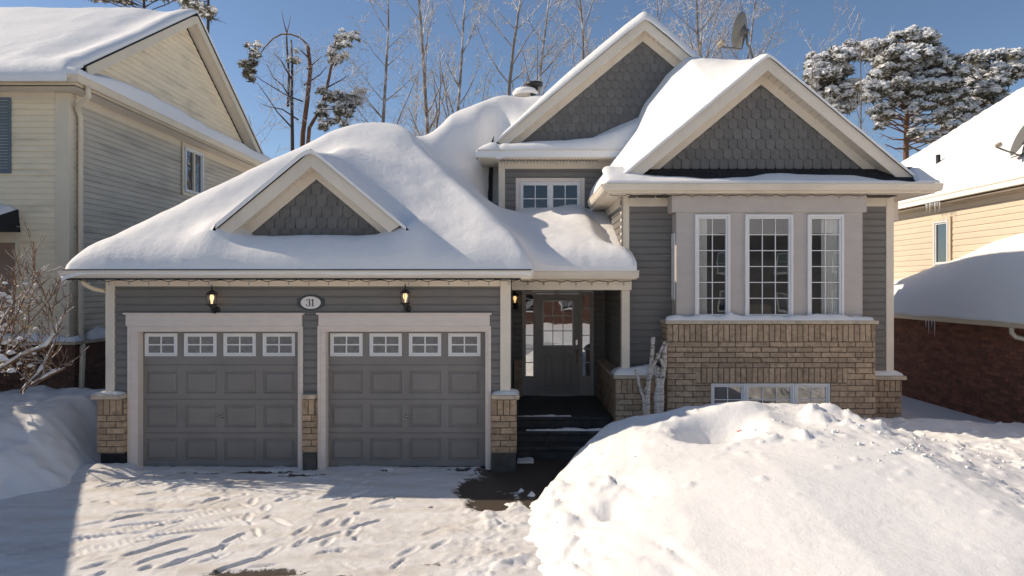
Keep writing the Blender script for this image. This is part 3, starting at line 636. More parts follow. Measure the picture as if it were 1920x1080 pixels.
# --- right-hand section with the bay
F = Fy(YW)
m = MB(); siding(m, F, 1.2, 4.40, 1.92, 2.75); siding(m, F, 1.2, 4.40, 5.8, 6.46)
siding(m, Fx(1.80, -1), 1.2, 4.45, 12.0, YL); m.box(6.52, 6.56, 12.1, 20, 0, 4.5)
build('siding_wall', m, M['siding'], H)
for x0, x1 in ((1.785, 1.925), (6.45, 6.585)):
    m = MB(); m.box(x0, x1, YW-.03, YW+.12, 1.30, 4.41); build('corner_board', m, M['cream'], H, bevel=.005)
for b_ in ((1.926, 2.66, YW-.027, YW+.02, 4.24, 4.405), (5.90, 6.449, YW-.027, YW+.02, 4.24, 4.405), (1.76, 1.795, YW+.12, YL, 4.25, 4.405)):
    m = MB(); m.box(*b_); build('frieze_board', m, M['cream'], H, bevel=.004)
m = MB(); m.box(1.50, 6.95, 11.52, 12.08, 4.406, 4.424); m.box(1.50, 1.82, 12.08, YL, 4.406, 4.424); m.box(6.55, 6.95, 12.08, 18, 4.406, 4.424); build('soffit', m, M['soffit'], H)
m = MB(); m.box(1.475, 6.985, 11.49, 11.52, 4.40, 4.555); m.box(1.475, 1.505, 11.52, YL, 4.40, 4.555); m.box(6.955, 6.985, 11.52, 18, 4.40, 4.555); build('fascia', m, M['cream'], H)
m = MB(); gutter(m, (1.40,11.489,4.55), (7.06,11.489,4.55), (0,-1,0)); gutter(m, (1.474,11.44,4.549), (1.474,13.8,4.549), (-1,0,0)); gutter(m, (6.986,11.44,4.549), (6.986,18,4.549), (1,0,0)); build('gutter', m, M['cream'], H)
m = MB(); m.add([(1.47,11.47,4.555),(6.99,11.47,4.555),(6.99,YW+.05,4.90),(1.47,YW+.05,4.90)], [(0,1,2,3)])
for k in range(5):
    y = 11.5+k*.12; z = 4.557+(y-11.47)*.595
    x = 1.5
    while x < 6.9:
        w_ = rng.uniform(.13, .24); m.hexa([Vector((x,y,z+.004)),Vector((x+w_-.006,y,z+.004)),Vector((x+w_-.006,y+.14,z+.085)),Vector((x,y+.14,z+.085)),Vector((x,y,z+.016)),Vector((x+w_-.006,y,z+.016)),Vector((x+w_-.006,y+.14,z+.09)),Vector((x,y+.14,z+.09))]); x += w_
build('pent_roof', m, M['shingle'], H)
# back soffit return of the right eave, seen past the corner
m = MB(); m.box(6.60, 6.98, 12.6, 13.5, 4.05, 4.40); build('eave_return', m, M['grey_trim'], H)
# bay
FB = Fy(11.70); ZS = 2.25
m = MB()
WINS = [(wx(1303,11.68), wx(1369,11.68)), (wx(1397,11.68), wx(1487,11.68)), (wx(1514,11.68), wx(1582,11.68))]
wz0, wz1 = ZS+.03, wz(402, 11.68)
cur = 2.68
for a, b in WINS: fbox(m, FB, cur, a, ZS, 4.40, -.05, 0); cur = b
fbox(m, FB, cur, 5.87, ZS, 4.40, -.05, 0)
for a, b in WINS: fbox(m, FB, a, b, wz1, 4.40, -.05, -.0005); fbox(m, FB, a, b, ZS, wz0, -.05, -.0005)
m.box(2.68, 2.73, 11.751, YW, ZS, 4.40); m.box(5.82, 5.87, 11.751, YW, ZS, 4.40)
bay = build('bay', m, M['bay'], H)
m = MB(); fbox(m, FB, 2.60, 5.93, 4.10, 4.402, .001, .03); m.box(2.60, 2.68, 11.701, YW, 4.10, 4.402); m.box(5.87, 5.93, 11.701, YW, 4.10, 4.402); build('bay_header', m, M['bay'], bay, bevel=.005)
for (a, b), cw in zip(WINS, (2, 3, 2)):
    window(H, 'bay_window', FB, a, b, wz0, wz1, cw, 6, .075, M['white'], M['glass'], .014, .04)
# side pane of the bay
m = MB(); fframe(m, Fx(2.68, -1), 11.80, 12.0, 2.6, 3.75, .03, 0, .02); build('side_window', m, M['white'], H)
# room behind the bay: walls, curtains and a sofa
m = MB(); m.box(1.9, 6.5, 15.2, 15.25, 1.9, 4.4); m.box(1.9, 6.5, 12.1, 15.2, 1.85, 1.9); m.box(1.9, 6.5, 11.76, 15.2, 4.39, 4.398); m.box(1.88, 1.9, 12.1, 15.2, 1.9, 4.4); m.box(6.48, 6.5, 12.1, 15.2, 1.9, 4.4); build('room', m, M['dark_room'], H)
def curtain(x0, x1, y):
    m = MB(); n = 60; vs = []
    for k in range(n+1):
        x = x0+(x1-x0)*k/n; yy = y+.025*math.sin(k*1.15)+.01*math.sin(k*.41); vs += [(x, yy, 2.2), (x, yy, 4.3)]
    m.add(vs, [(2*k, 2*k+2, 2*k+3, 2*k+1) for k in range(n)], True); build('curtain', m, M['curtain'], H)
curtain(3.0, 3.22, 11.78); curtain(5.20, 5.56, 11.78)
m = MB(); m.box(3.95, 4.55, 12.3, 12.9, 1.9, 2.5); m.box(3.95, 4.1, 12.25, 12.32, 1.9, 2.62); build('armchair', m, M['sofa'], H, bevel=.06)
# brick base of the bay
FBK = Fy(11.58); m = MB(); zt = 2.19
bw0, bw1, bz1 = 3.24, 5.27, 1.185
bricks(m, FBK, 2.50, 6.02, 1.895, zt, rng, soldier=((1.89, 2.2),))
bricks(m, FBK, 2.50, 6.02, 1.455, 1.895, rng, ch=.088)
bricks(m, FBK, 2.98, 5.55, 1.195, 1.455, rng, soldier=((1.19, 1.46),))
bricks(m, FBK, 2.50, 2.98, .27, 1.455, rng, ch=.0987); bricks(m, FBK, 5.55, 6.02, .27, 1.455, rng, ch=.0987)
bricks(m, FBK, 2.98, bw0, .27, 1.195, rng, ch=.0987); bricks(m, FBK, bw1, 5.55, .27, 1.195, rng, ch=.0987)
bricks(m, Fx(2.50, -1), 11.58, 12.05, .2, zt, rng); bricks(m, Fx(6.02, 1), 11.58, 12.05, .2, zt, rng)
bb = build('brick_base', m, M['brick_dark'], H)
m = MB(); m.box(2.501, bw0, 11.583, 11.9, 0, zt+.001); m.box(bw1, 6.019, 11.583, 11.9, 0, zt+.001); m.box(bw0, bw1, 11.583, 11.9, bz1, zt+.001); m.box(bw0, bw1, 11.583, 11.9, 0, .62)
m.box(2.501, 2.6, 11.9, 12.05, 0, zt); m.box(5.95, 6.019, 11.9, 12.05, 0, zt)
build('mortar', m, M['mortar'], bb)
m = MB(); x = 2.455
while x < 6.06: b = min(6.065, x+.905); m.box(x, b-.004, 11.52, 12.0, zt+.003, zt+.062); x = b
build('sill_stone', m, M['stone'], bb, bevel=.006)
q = (bw1-bw0)/3.45
for a, b, c in ((bw0, bw0+q, 2), (bw0+q, bw0+q*2.42, 3), (bw0+q*2.42, bw1, 2)):
    window(H, 'basement_window', Fy(11.63), a+.002, b-.002, .62, bz1-.002, c, 2, .065, M['white'], M['dark_glass'], .014, .04)
# low brick plinths with caps either side
def plinth(u0, u1, yf, zt, zb):
    m = MB(); bricks(m, Fy(yf), u0, u1, zb, zt, rng, soldier=((zt-.27, zt+.01),)); bricks(m, Fx(u0, -1), yf, YL if u0 < 2 else 12.3, zb, zt, rng, soldier=((zt-.27, zt+.01),)); bricks(m, Fx(u1, 1), yf, 18 if u1 > 6 else yf+.3, zb, zt, rng)
    p = build('brick_plinth', m, M['brick_dark'], H)
    return p
p = plinth(1.64, 2.497, 11.65, 1.255, .24)
m = MB(); m.box(1.641, 2.497, 11.653, 12.0, 0, 1.256); m.box(1.642, 1.79, 12.0, YL, 0, 1.256); build('mortar', m, M['mortar'], p)
m = MB(); m.box(1.585, 2.49, 11.59, 12.04, 1.258, 1.318); m.box(1.585, 1.796, 12.04, YL-.02, 1.258, 1.3175); build('capstone', m, M['stone'], p, bevel=.007)
p = plinth(6.022, 6.70, 12.0, 1.19, .22)
m = MB(); m.box(6.023, 6.698, 12.003, 18, 0, 1.191); build('mortar', m, M['mortar'], p)
m = MB(); m.box(6.03, 6.77, 11.94, 12.5, 1.193, 1.26); build('capstone', m, M['stone'], p, bevel=.007)

# --- porch
m = MB(); m.box(1.745, 1.885, 11.72, 11.86, 1.318, 2.765); build('porch_post', m, M['cream'], H, bevel=.005)
m = MB(); m.box(-.143, 1.90, 11.62, 11.86, 2.767, 2.945); build('porch_beam', m, M['cream'], H, bevel=.004)
m = MB(); m.box(-.14, 1.93, 11.3, YL, 2.947, 2.965); build('porch_ceiling', m, M['soffit'], H)
m = MB(); m.box(.17, 1.93, 11.27, 11.30, 2.95, 3.10); m.box(1.90, 1.93, 11.30, 11.99, 2.95, 3.10); build('fascia', m, M['cream'], H)
m = MB(); gutter(m, (.17,11.268,3.095), (1.95,11.268,3.095), (0,-1,0), .125, .1); build('gutter', m, M['cream'], H)
m = MB(); m.box(.17, 1.93, 11.16, 11.5, 3.0965, 3.112); m.box(-6.77, .17, 10.10, 10.4, 3.068, 3.084); build('roof_edge', m, M['shingle'], H)
F = Fy(YL)
m = MB(); siding(m, F, .5, 2.95, -.15, .05); siding(m, F, .5, 2.95, 1.535, 1.80); siding(m, F, 2.732, 2.95, .05, 1.535)
siding(m, F, 4.0, 5.30, -.32, 1.95); m.box(-.44, -.40, YL+.02, 19, 4.0, 5.6)
build('loft_wall', m, M['siding'], H)
m = MB(); m.box(-.12, .045, YL-.2, YL, .5, 1.32); build('brick_return', m, M['brick_dark'], H)
m = MB(); fframe(m, F, .045, 1.54, .50, 2.73, .055, -.05, .05); fbox(m, F, .30, .345, .56, 2.674, -.05, .045); fbox(m, F, 1.24, 1.285, .56, 2.674, -.05, .045)
for a, b in ((.1005, .2995), (1.2855, 1.4845)):
    fbox(m, F, a, b, .56, .93, -.05, .02); fframe(m, F, a, b, .93, 2.674, .022, -.05, .03); fbox(m, F, a+.05, b-.05, .62, .88, .02, .028)
de = build('door_frame', m, M['bay'], H, bevel=.004)
for a, b in ((.12, .28), (1.305, 1.465)):
    m = MB(); m.add([fp(F,a,.945,.0),fp(F,b,.945,0),fp(F,b,2.66,0),fp(F,a,2.66,0)], [(0,1,2,3)]); build('sidelight_pane', m, M['door_glass'], de)
    m = MB()
    for k in range(1, 6): z = .95+1.71*k/6; fbox(m, F, a, b, z-.008, z+.008, .002, .012)
    build('sidelight_bars', m, M['white'], de)
m = MB(); gx0, gx1, gz0, gz1 = .475, 1.115, 1.58, 2.535
fbox(m, F, .3455, gx0, .56, 2.672, -.04, .0); fbox(m, F, gx1, 1.2395, .56, 2.672, -.04, 0); fbox(m, F, gx0, gx1, .56, gz0, -.04, 0); fbox(m, F, gx0, gx1, gz1, 2.672, -.04, 0)
fframe(m, F, gx0-.03, gx1+.03, gz0-.03, gz1+.03, .034, 0, .014)
for a, b in ((.47, .73), (.86, 1.12)):
    fframe(m, F, a, b, .68, 1.42, .028, .0005, .014); P = lambda u, z, d: fp(F, u, z, d)
    m.add([P(a+.05,.73,.001),P(b-.05,.73,.001),P(b-.05,1.37,.001),P(a+.05,1.37,.001),P(a+.08,.76,.014),P(b-.08,.76,.014),P(b-.08,1.34,.014),P(a+.08,1.34,.014)], [(0,1,5,4),(1,2,6,5),(2,3,7,6),(3,0,4,7),(4,5,6,7)])
fd = build('front_door', m, M['fdoor'], H, bevel=.003)
m = MB(); fframe(m, F, gx0+.001, gx1-.001, gz0+.001, gz1-.001, .018, -.02, .018)
for k in (1, 2): u = gx0+(gx1-gx0)*k/3; fbox(m, F, u-.008, u+.008, gz0+.02, gz1-.02, -.004, .008); z = gz0+(gz1-gz0)*k/3; fbox(m, F, gx0+.02, gx1-.02, z-.008, z+.008, -.004, .007)
build('glazing_bars', m, M['white'], fd)
m = MB(); m.add([fp(F,gx0,gz0,-.008),fp(F,gx1,gz0,-.008),fp(F,gx1,gz1,-.008),fp(F,gx0,gz1,-.008)], [(0,1,2,3)]); build('door_glass', m, M['door_glass'], fd)
m = MB(); fbox(m, F, 1.155, 1.215, 1.595, 1.72, 0, .025); build('keypad_lock', m, M['chrome'], fd, bevel=.008)
m = MB(); m.lathe((1.185, YL, 1.49), [(.036,0),(.034,.014),(.01,.018)], 14, (0,-1,0)); m.tube([(1.185,YL-.02,1.46),(1.185,YL-.065,1.43),(1.185,YL-.065,1.27),(1.185,YL-.01,1.23)], .011, 7); build('handle', m, M['brass'], fd)
m = MB(); fbox(m, F, .345, 1.24, .535, .565, -.05, .06); build('threshold', m, M['chrome'], fd)
m = MB(); m.box(-.06, 1.60, 11.93, YL, .49, .55); build('porch_floor', m, M['slate'], H, bevel=.012)
for i, (y, z) in enumerate(((11.97, .489), (11.60, .365), (11.22, .185))):
    m = MB()
    if i == 0: m.box(-.06, 1.60, y, YL-.1, 0, z)
    else:
        x = -.06
        for k in range(3): m.box(x, x+.548, y+rng.uniform(-.006,.006), y+.5, z-.06, z); x += .553
        m.box(-.05, 1.59, y+.03, y+.5, -.1, z-.061)
    build('step' if i else 'porch_base', m, M['slate'], H, bevel=.012)

for a, b, c_, d_, z, lab in ((-.04,.9,11.93,12.01,.55,'thin line of snow left along the front edge of the porch floor'),(.1,1.5,11.62,11.70,.365,'thin line of snow left on the middle porch step'),(-.05,.22,10.9,11.2,.0,'patch of snow left at the foot of the porch steps')):
    struct('step_snow', snow_pile(a, b, c_, d_, z, .022, int(a*50)+330, .04, .025, .02, 2.2), M['snow'], lab, kind='stuff', cat='snow')

# --- loft
m = MB(); m.box(-.448, -.315, YL-.03, YL+.1, 3.9, 5.43); build('corner_board', m, M['cream'], H, bevel=.005)
m = MB(); m.box(-.314, 2.2, YL-.027, YL+.02, 5.29, 5.43); build('frieze_board', m, M['cream'], H, bevel=.004)
m = MB(); m.box(-.83, 3.0, 13.93, YL+.05, 5.431, 5.45); m.box(-.83, -.4, YL+.05, 19, 5.431, 5.45); build('soffit', m, M['soffit'], H)
m = MB(); m.box(-.83, 3.0, 13.90, 13.93, 5.42, 5.58); m.box(-.835, -.805, 13.93, 19, 5.42, 5.58); build('fascia', m, M['cream'], H)
m = MB(); gutter(m, (-.87,13.899,5.60), (2.4,13.899,5.60), (0,-1,0), .14, .1); build('gutter', m, M['cream'], H)
m = MB(); a0, a1, b1 = wx(967,YL), wx(1096,YL), wz(334,YL)
fframe(m, F, a0, a1, 3.95, b1, .095, 0, .035); build('window_trim', m, M['grey_trim'], H, bevel=.004)
xm = (a0+a1)/2
for a, b in ((a0+.097, xm-.001), (xm+.001, a1-.097)): window(H, 'loft_window', Fy(YL-.03), a, b, 4.04, b1-.097, 2, 3, .06, M['white'], M['loft_glass'], .018, .03)

# ------------------------------------------------------------------ ROOF and ROOF SNOW of the grey house
ST = .05
xs = np.arange(-6.79, 1.951, ST); ys = np.concatenate([np.arange(10.10, 15, ST), np.arange(15, 19.01, .1)]); X, Y = np.meshgrid(xs, ys)
SG = .755
def garage_planes(X, Y, k=.25): return smin(smin(3.05+SG*(Y-10.13), 3.05+SG*(X+6.79), k), 3.05+1.02*(.20-X), k*.5)
def porch_planes(X, Y):
    s = .78-(.78-.42)*sstep(-1.9, -.3, X)*(1-sstep(14.3, 15.4, Y)); P = 3.08+s*(Y-11.2)
    P = smin(P, 7.50-.12*np.clip(.5-X, 0, 9), .7); return smin(P, 7.35-.74*(-.55-X), .9)
def roof_base(X, Y):
    G = garage_planes(X, Y, .05); P = np.where(Y > 11.1, porch_planes(X, Y), -5); return np.maximum(G, P)
def edge_dist(X, Y):
    d = np.where(X <= .2, np.minimum(X+6.79, Y-10.10), np.minimum(Y-11.14, 1.95-X))
    d2 = np.where(Y < 11.14, .2-X, np.hypot(np.minimum(X-.2, 0), Y-11.14)); return np.maximum(np.where(X <= .2, np.minimum(d, d2), d), 0)
def snow_field(X, Y):
    G = garage_planes(X, Y, .42); P = porch_planes(X, Y); P = np.where(Y > 11.0, P, -2)
    B = smax(G, P, .50)
    T = .30+.14*np.exp(-((X+6.79-(Y-10.13))/.9)**2)*sstep(0, 2.0, Y-10.13)+.22*np.exp(-(((X+2.75)/.95)**2+((Y-13.2)/.75)**2)**1.3)
    ramp = np.where(X < -3.0, np.exp(-((X+3.0)/.6)**2), np.clip(1-(X+3.0)/1.75, 0, 1)**1.15)
    T += .44*sstep(10.75, 11.4, Y)*(1-sstep(11.9, 12.9, Y))*ramp
    T -= .75*np.exp(-((X+.45)/.30)**2)*sstep(13.7, 14.3, Y)*(1-sstep(15.2, 16.2, Y))
    T -= .20*np.exp(-((Y-10.76)/.16)**2)*sstep(1.25, .9, np.abs(X+3.2))
    T += .16*np.exp(-(((np.abs(X+3.2)-1.52)/.28)**2+((Y-10.5)/.3)**2))
    T += .05*fbm(X*.7, Y*.7, 101, 3)+.012*fbm(X*3, Y*3, 102, 3)
    T -= .42*sstep(1.25, 1.85, X)*sstep(11.5, 12.4, Y)+.20*sstep(12.6, 14.2, Y)*sstep(-.6, .2, X)
    T += .06*np.exp(-((X-1.1)/.3)**2)*sstep(12.5, 13.6, Y)
    T = np.where(X < .2, T, np.maximum(T, .08))
    d = edge_dist(X, Y); r = .34; k = np.clip(d/r, 0, 1); prof = np.sqrt(np.clip(1-(1-k)**2, 0, 1))
    lo = .03+.02*np.clip(fbm(X*2.3, Y*.7, 105), -.3, 1)
    return B+lo+(T-lo)*prof+.010*fbm(X*6, Y*6, 103, 3)
DAX, DAZ, DY = -3.20, 4.935, 10.42
F0 = snow_field(X, Y); F0 = np.where(X < -1.5, F0+(smin(F0, np.full_like(F0, 6.20), .55)-F0)*sstep(-1.5, -2.2, X), F0)
dz = DAZ-S*np.abs(X-DAX); dz = smin(dz, np.full_like(dz, DAZ-.03), .12)
Tt = .02+.03*sstep(-3.0, -3.4, X)+.14*sstep(DY, DY+1.2, Y); Dm = dz+Tt
Dm = np.where((Y > DY-.02) & (np.abs(X-DAX) < 1.55+1.2*sstep(DY, DY+.3, Y)), Dm, -9)
Fd_ = np.where(Y > DY+.02, smax(F0, Dm, .02+.42*sstep(DY+.05, DY+.6, Y)), np.where(np.abs(X-DAX) < 1.49, np.maximum(F0, Dm), F0))
Xc = (X[:-1,:-1]+X[1:,1:])/2; Yc = (Y[:-1,:-1]+Y[1:,1:])/2
foot = ((Xc < .2) | (Yc > 11.14)) & ~((Xc > -.46) & (Yc > YL+.03) & (F0[1:,1:] < 8.42-S*np.abs(Xc-2.57)))
jd = int(np.argmin(np.abs(ys-DY)))
over = ((dz[jd]+.04) > F0[jd]+.0) & (np.abs(xs-DAX) < 1.49)                                      # columns where the small gable stands clear of the slope
ov_c = over[:-1] & over[1:]
Zs = F0.copy(); Zs[jd:] = Fd_[jd:]
front = foot & (Yc < ys[jd]); rest = foot & (Yc > ys[jd])
low = foot & (Yc > ys[jd]) & (Yc < 10.82) & ov_c[None, :]
def merge(a, b):
    n = len(a.v); a.v += b.v; a.f += [tuple(i+n for i in f) for f in b.f]; a.sm += b.sm; return a
A = height_mesh(xs, ys, F0, front | low, 0)
Bm = height_mesh(xs, ys, np.where(np.arange(len(ys))[:, None] == jd, np.where(over[None, :], Fd_, F0), Zs), rest, 0)
# short snow face along the front edge of the small gable
E = MB()
for i in range(len(xs)-1):
    if ov_c[i]:
        a, b = (xs[i], ys[jd], Fd_[jd, i]), (xs[i+1], ys[jd], Fd_[jd, i+1])
        za, zb_ = max(F0[jd, i], dz[jd, i]-.03), max(F0[jd, i+1], dz[jd, i+1]-.03)
        E.add([a, b, (b[0], b[1], zb_), (a[0], a[1], za)], [(0,1,2,3)], True)
merge(merge(A, Bm), E)
# lip down to the eaves
foot_sk = height_mesh(xs, ys, F0, foot & (Yc < 11.3) , 0)
L_ = MB()
def lip(pts, lz=3.085):
    for (p, q) in zip(pts[:-1], pts[1:]): L_.add([p, q, (q[0], q[1], min(q[2]-.05, q[2]*0+lz) if lz else q[2]-.09), (p[0], p[1], min(p[2]-.05, lz) if lz else p[2]-.09)], [(0,1,2,3)])
jx = int(np.searchsorted(xs, .2-1e-6))-0
lip([(xs[i], ys[0], F0[0, i]) for i in range(jx)])
jy = int(np.argmin(np.abs(ys-11.15)))
lip([(xs[i], ys[jy], F0[jy, i]) for i in range(jx-1, len(xs))]); lip([(xs[-1], ys[j], F0[j, -1]) for j in range(jy, len(ys))], 0); lip([(xs[0], ys[j], F0[j, 0]) for j in range(len(ys))])
lip([(xs[jx-1], ys[j], F0[j, jx-1]) for j in range(0, jy+1)])
merge(A, L_)
struct('garage_roof_snow', A, M['snow'], 'deep wind-rounded snow on the garage and porch roof around the small gable', kind='stuff', cat='snow')
RB = roof_base(X, Y)-.0
build('roof', height_mesh(xs[::4], ys[::4], np.where(RB < 0, 3.0, RB-.10)[::4, ::4], (np.maximum(RB[::4, ::4][:-1,:-1], 0) > 2.5) & ((X[::4, ::4][1:,1:] < .2) | (Y[::4, ::4][:-1,:-1] > 11.15)) & ~((X[::4, ::4][1:,1:] > -.5) & (Y[::4, ::4][1:,1:] > YL)), 0), M['shingle'], H)

# snow on the right gable, drifting up to the upper gable
GX, GZ = 4.25, 6.80
xs = np.arange(1.43, 7.041, .045); ys = np.arange(11.66, 18.0, .045); X, Y = np.meshgrid(xs, ys)
zf = GZ-S*np.abs(X-GX)
zb_ = np.interp(X, [1.43,1.7,2.35,2.57,3.06,3.44,4.2,5.2,7.04], [4.62,4.90,5.85,6.38,7.02,7.36,7.36,6.3,4.7])
v = sstep(11.9, 14.3, Y); v = .35*np.clip((Y-11.7)/2.5, 0, 1)+.65*v
Z = zf*(1-v)+np.maximum(zf, zb_)*v
d = np.minimum(np.minimum(X-1.43, 7.04-X), Y-11.66); k = np.clip(d/.22, 0, 1); prof = np.sqrt(np.clip(1-(1-k)**2, 0, 1))
T = .04+.05*sstep(0, .4, Y-11.66)+.12*sstep(.1, 1.2, Y-11.66)*sstep(4.3, 3.6, X)
Z = smin(Z, GZ+.04+.75*v, .15)+.02+T*prof+.035*fbm(X*1.1, Y*1.1, 120, 3)*sstep(11.7, 12.2, Y)+.012*fbm(X*5, Y*5, 121, 3)
Xc = (X[:-1,:-1]+X[1:,1:])/2; Yc = (Y[:-1,:-1]+Y[1:,1:])/2
msk = ~((Xc < 3.55) & (Yc > 14.27)) & ~((Yc > 14.27) & (Xc < 4.0))
struct('gable_snow', height_mesh(xs, ys, Z, msk, .05), M['snow'], 'smooth snow slope on the roof above the bay window, under the satellite dish', kind='stuff', cat='snow')
m = MB(); m.add([(1.47,11.75,4.52),(GX,11.75,GZ-.04),(GX,18,GZ-.04),(1.47,18,4.52),(7.0,11.75,4.50),(7.0,18,4.5)], [(0,1,2,3),(1,4,5,2)]); build('roof', m, M['shingle'], H)
# upper gable roof and its snow
xs = np.arange(-.52, 5.66, .06); ys = np.arange(14.0, 19.0, .12); X, Y = np.meshgrid(xs, ys)
Z = 8.37-S*np.abs(X-2.57); d = np.minimum(np.minimum(X+.52, 5.66-X), (Y-14.0)*1.5); k = np.clip(d/.2, 0, 1)
Z = smin(Z, np.full_like(Z, 8.36), .10)+.02+.13*np.sqrt(1-(1-k)**2)*sstep(-.7, 1.2, X-0)+.05*k+.02*fbm(X*2, Y*2, 130, 3)
struct('upper_gable_snow', height_mesh(xs, ys, Z, None, .05), M['snow'], 'thin snow along the edges of the tall rear gable', kind='stuff', cat='snow')
m = MB(); m.add([(-.5,14.1,5.76),(2.57,14.1,8.32),(2.57,19,8.32),(-.5,19,5.76),(5.64,14.1,5.76),(5.64,19,5.76)], [(0,1,2,3),(1,4,5,2)]); build('roof', m, M['shingle'], H)
m = MB(); m.box(-.4, 5.5, YL+.02, YL+.06, 3.9, 5.72); build('loft_wall', m, M['siding'], H)
# ledge of snow under the upper gable
xs = np.arange(-.90, 2.75, .035); ys = np.arange(13.80, 14.30, .035); X, Y = np.meshgrid(xs, ys)
top = np.interp(X, [-.9,-.6,-.2,.3,.9,1.5,2.0,2.75], [.10,.25,.22,.27,.29,.36,.55,.85])
d = np.minimum(X+.90, Y-13.80); k = np.clip(d/.20, 0, 1)
Z = 5.56+(top+.03*fbm(X*2.5, Y*2.5, 140, 3))*np.sqrt(1-(1-k)**2)*(.75+.35*(Y-13.8)/.5)-.04*np.exp(-((X+.42)/.06)**2)
struct('ledge_snow', height_mesh(xs, ys, Z, None, .12, None), M['snow'], 'puffy snow lying on the narrow eave below the tall rear gable', kind='stuff', cat='snow')
# strip of snow on the pent roof over the bay
xs = np.arange(1.44, 7.03, .03); ys = np.arange(11.40, 12.0, .03); X, Y = np.meshgrid(xs, ys)
reach = .27+.06*np.sin(X*1.3+.5)+.16*fbm(X*.9, X*0, 150, 3)-.25*sstep(5.6, 6.3, X)*sstep(6.9, 6.6, X)+.3*sstep(2.1, 1.7, X)+.35*sstep(6.62, 6.85, X)
ramp = 4.565+.595*np.clip(Y-11.47, 0, 1)
d = np.minimum(np.minimum(X-1.44, 7.03-X), np.minimum(Y-11.40, (reach-(Y-11.40))*.8)); k = np.clip(d/.14, -1, 1)
Z = np.where(k >= 0, ramp+.012+(.06+.035*fbm(X*2, Y*2, 151, 3))*np.sqrt(np.clip(1-(1-k)**2, 0, 1)), ramp+.05*k-.02)
struct('pent_roof_snow', height_mesh(xs, ys, Z, None, .02), M['snow'], 'long thin strip of snow on the eave right above the bay', kind='stuff', cat='snow')
# snow on sills and caps
struct('sill_snow', snow_pile(2.47, 6.0, 11.53, 11.70, zt+.06, .085, 160, .07, .02), M['snow'], 'snow along the stone sill under the three bay windows', kind='stuff', cat='snow')
for a, b, c, d_, z, h_, lab in ((-6.53,-6.08,10.40,10.74,1.175,.05,'thin snow on the cap of the garage pier nearest the neighbour'), (-.43,-.02,10.40,10.76,1.175,.045,'thin snow on the pier cap beside the porch steps'),
                             (1.60,2.46,11.60,12.03,1.317,.11,'mound of snow on the low brick wall behind the birch logs'), (6.05,6.74,11.97,12.45,1.26,.10,'snow on the brick cap at the right end of the house')):
    struct('cap_snow', snow_pile(a, b, c, d_, z, h_, int(a*10)+200, .16, .02), M['snow'], lab, kind='stuff', cat='snow')
# flue on the rear roof
c = Vector((.36, 17.3, 7.38))
m = MB(); m.lathe(c, [(.10,0),(.10,.50),(.22,.52),(.22,.60),(.001,.62)], 14); fl = build('chimney_flue', m, M['roof_pipe'], H)
m = MB(); m.lathe(c+Vector((-.22,0,.28)), [(.30,.0),(.34,.06),(.26,.16),(.001,.2)], 14); build('snow_cap', m, M['snow'], fl)

# ------------------------------------------------------------------ WALL LANTERNS, NUMBER, STRING LIGHTS, DISH
def lantern(x, yw, z, hh, label):
    s = hh/.44
    t = thing('wall_lantern', (x, yw, z), label, 'lantern', 'lit wall lanterns')
    c = Vector((x+.0, yw-.13*s, z)); P = lambda pr: [(r*s, h*s) for r, h in pr]
    m = MB(); m.lathe((x+.02*s, yw-.001, z-.15*s), P([(.055,0),(.052,.012),(.03,.022),(.001,.024)]), 16, (0,-1,0)); build('back_plate', m, M['black_metal'], t)
    m = MB(); m.tube([(x+.02*s,yw-.01,z-.15*s),(x+.02*s,yw-.06*s,z-.19*s),(x+.005,yw-.12*s,z-.18*s),(c.x,c.y,z-.11*s)], [.012*s,.014*s,.014*s,.016*s], 8)
    m.lathe(c, P([(.012,-.135),(.028,-.125),(.018,-.11),(.05,-.085),(.074,-.065),(.076,-.055),(.06,-.05),(.001,-.05)]), 16); build('bracket', m, M['black_metal'], t)
    m = MB(); m.lathe(c, P([(.056,-.05),(.068,0),(.073,.045),(.066,.092)]), 18); build('glass', m, M['lamp_glass'], t)
    m = MB()
    for k in range(6):
        a = 2*PI*(k+.5)/6; m.tube([c+Vector((math.cos(a)*r*s, math.sin(a)*r*s, h*s)) for r, h in ((.058,-.05),(.070,0),(.075,.045),(.068,.093))], .0035*s, 4)
    build('cage', m, M['black_metal'], t)
    m = MB(); m.lathe(c, P([(.080,.090),(.080,.098),(.066,.12),(.04,.145),(.016,.158),(.012,.175),(.018,.185),(.010,.20),(.006,.235),(.001,.24)]), 16); build('cap', m, M['black_metal'], t)
    m = MB(); m.lathe(c, P([(.013,-.05),(.015,-.01),(.030,.03),(.034,.055),(.022,.085),(.001,.095)]), 12); build('bulb', m, M['bulb'], t)
lantern(wx(398,10.43), YG-.017, 2.615, .44, 'black wall lantern with clear glass above the left garage door')
lantern(wx(760,10.43), YG-.017, 2.635, .44, 'black wall lantern with clear glass above the garage door nearer the entrance')
lantern(wx(965.5,14.15), YL-.012, 2.54, .44, 'small black lantern glowing amber beside the front door')
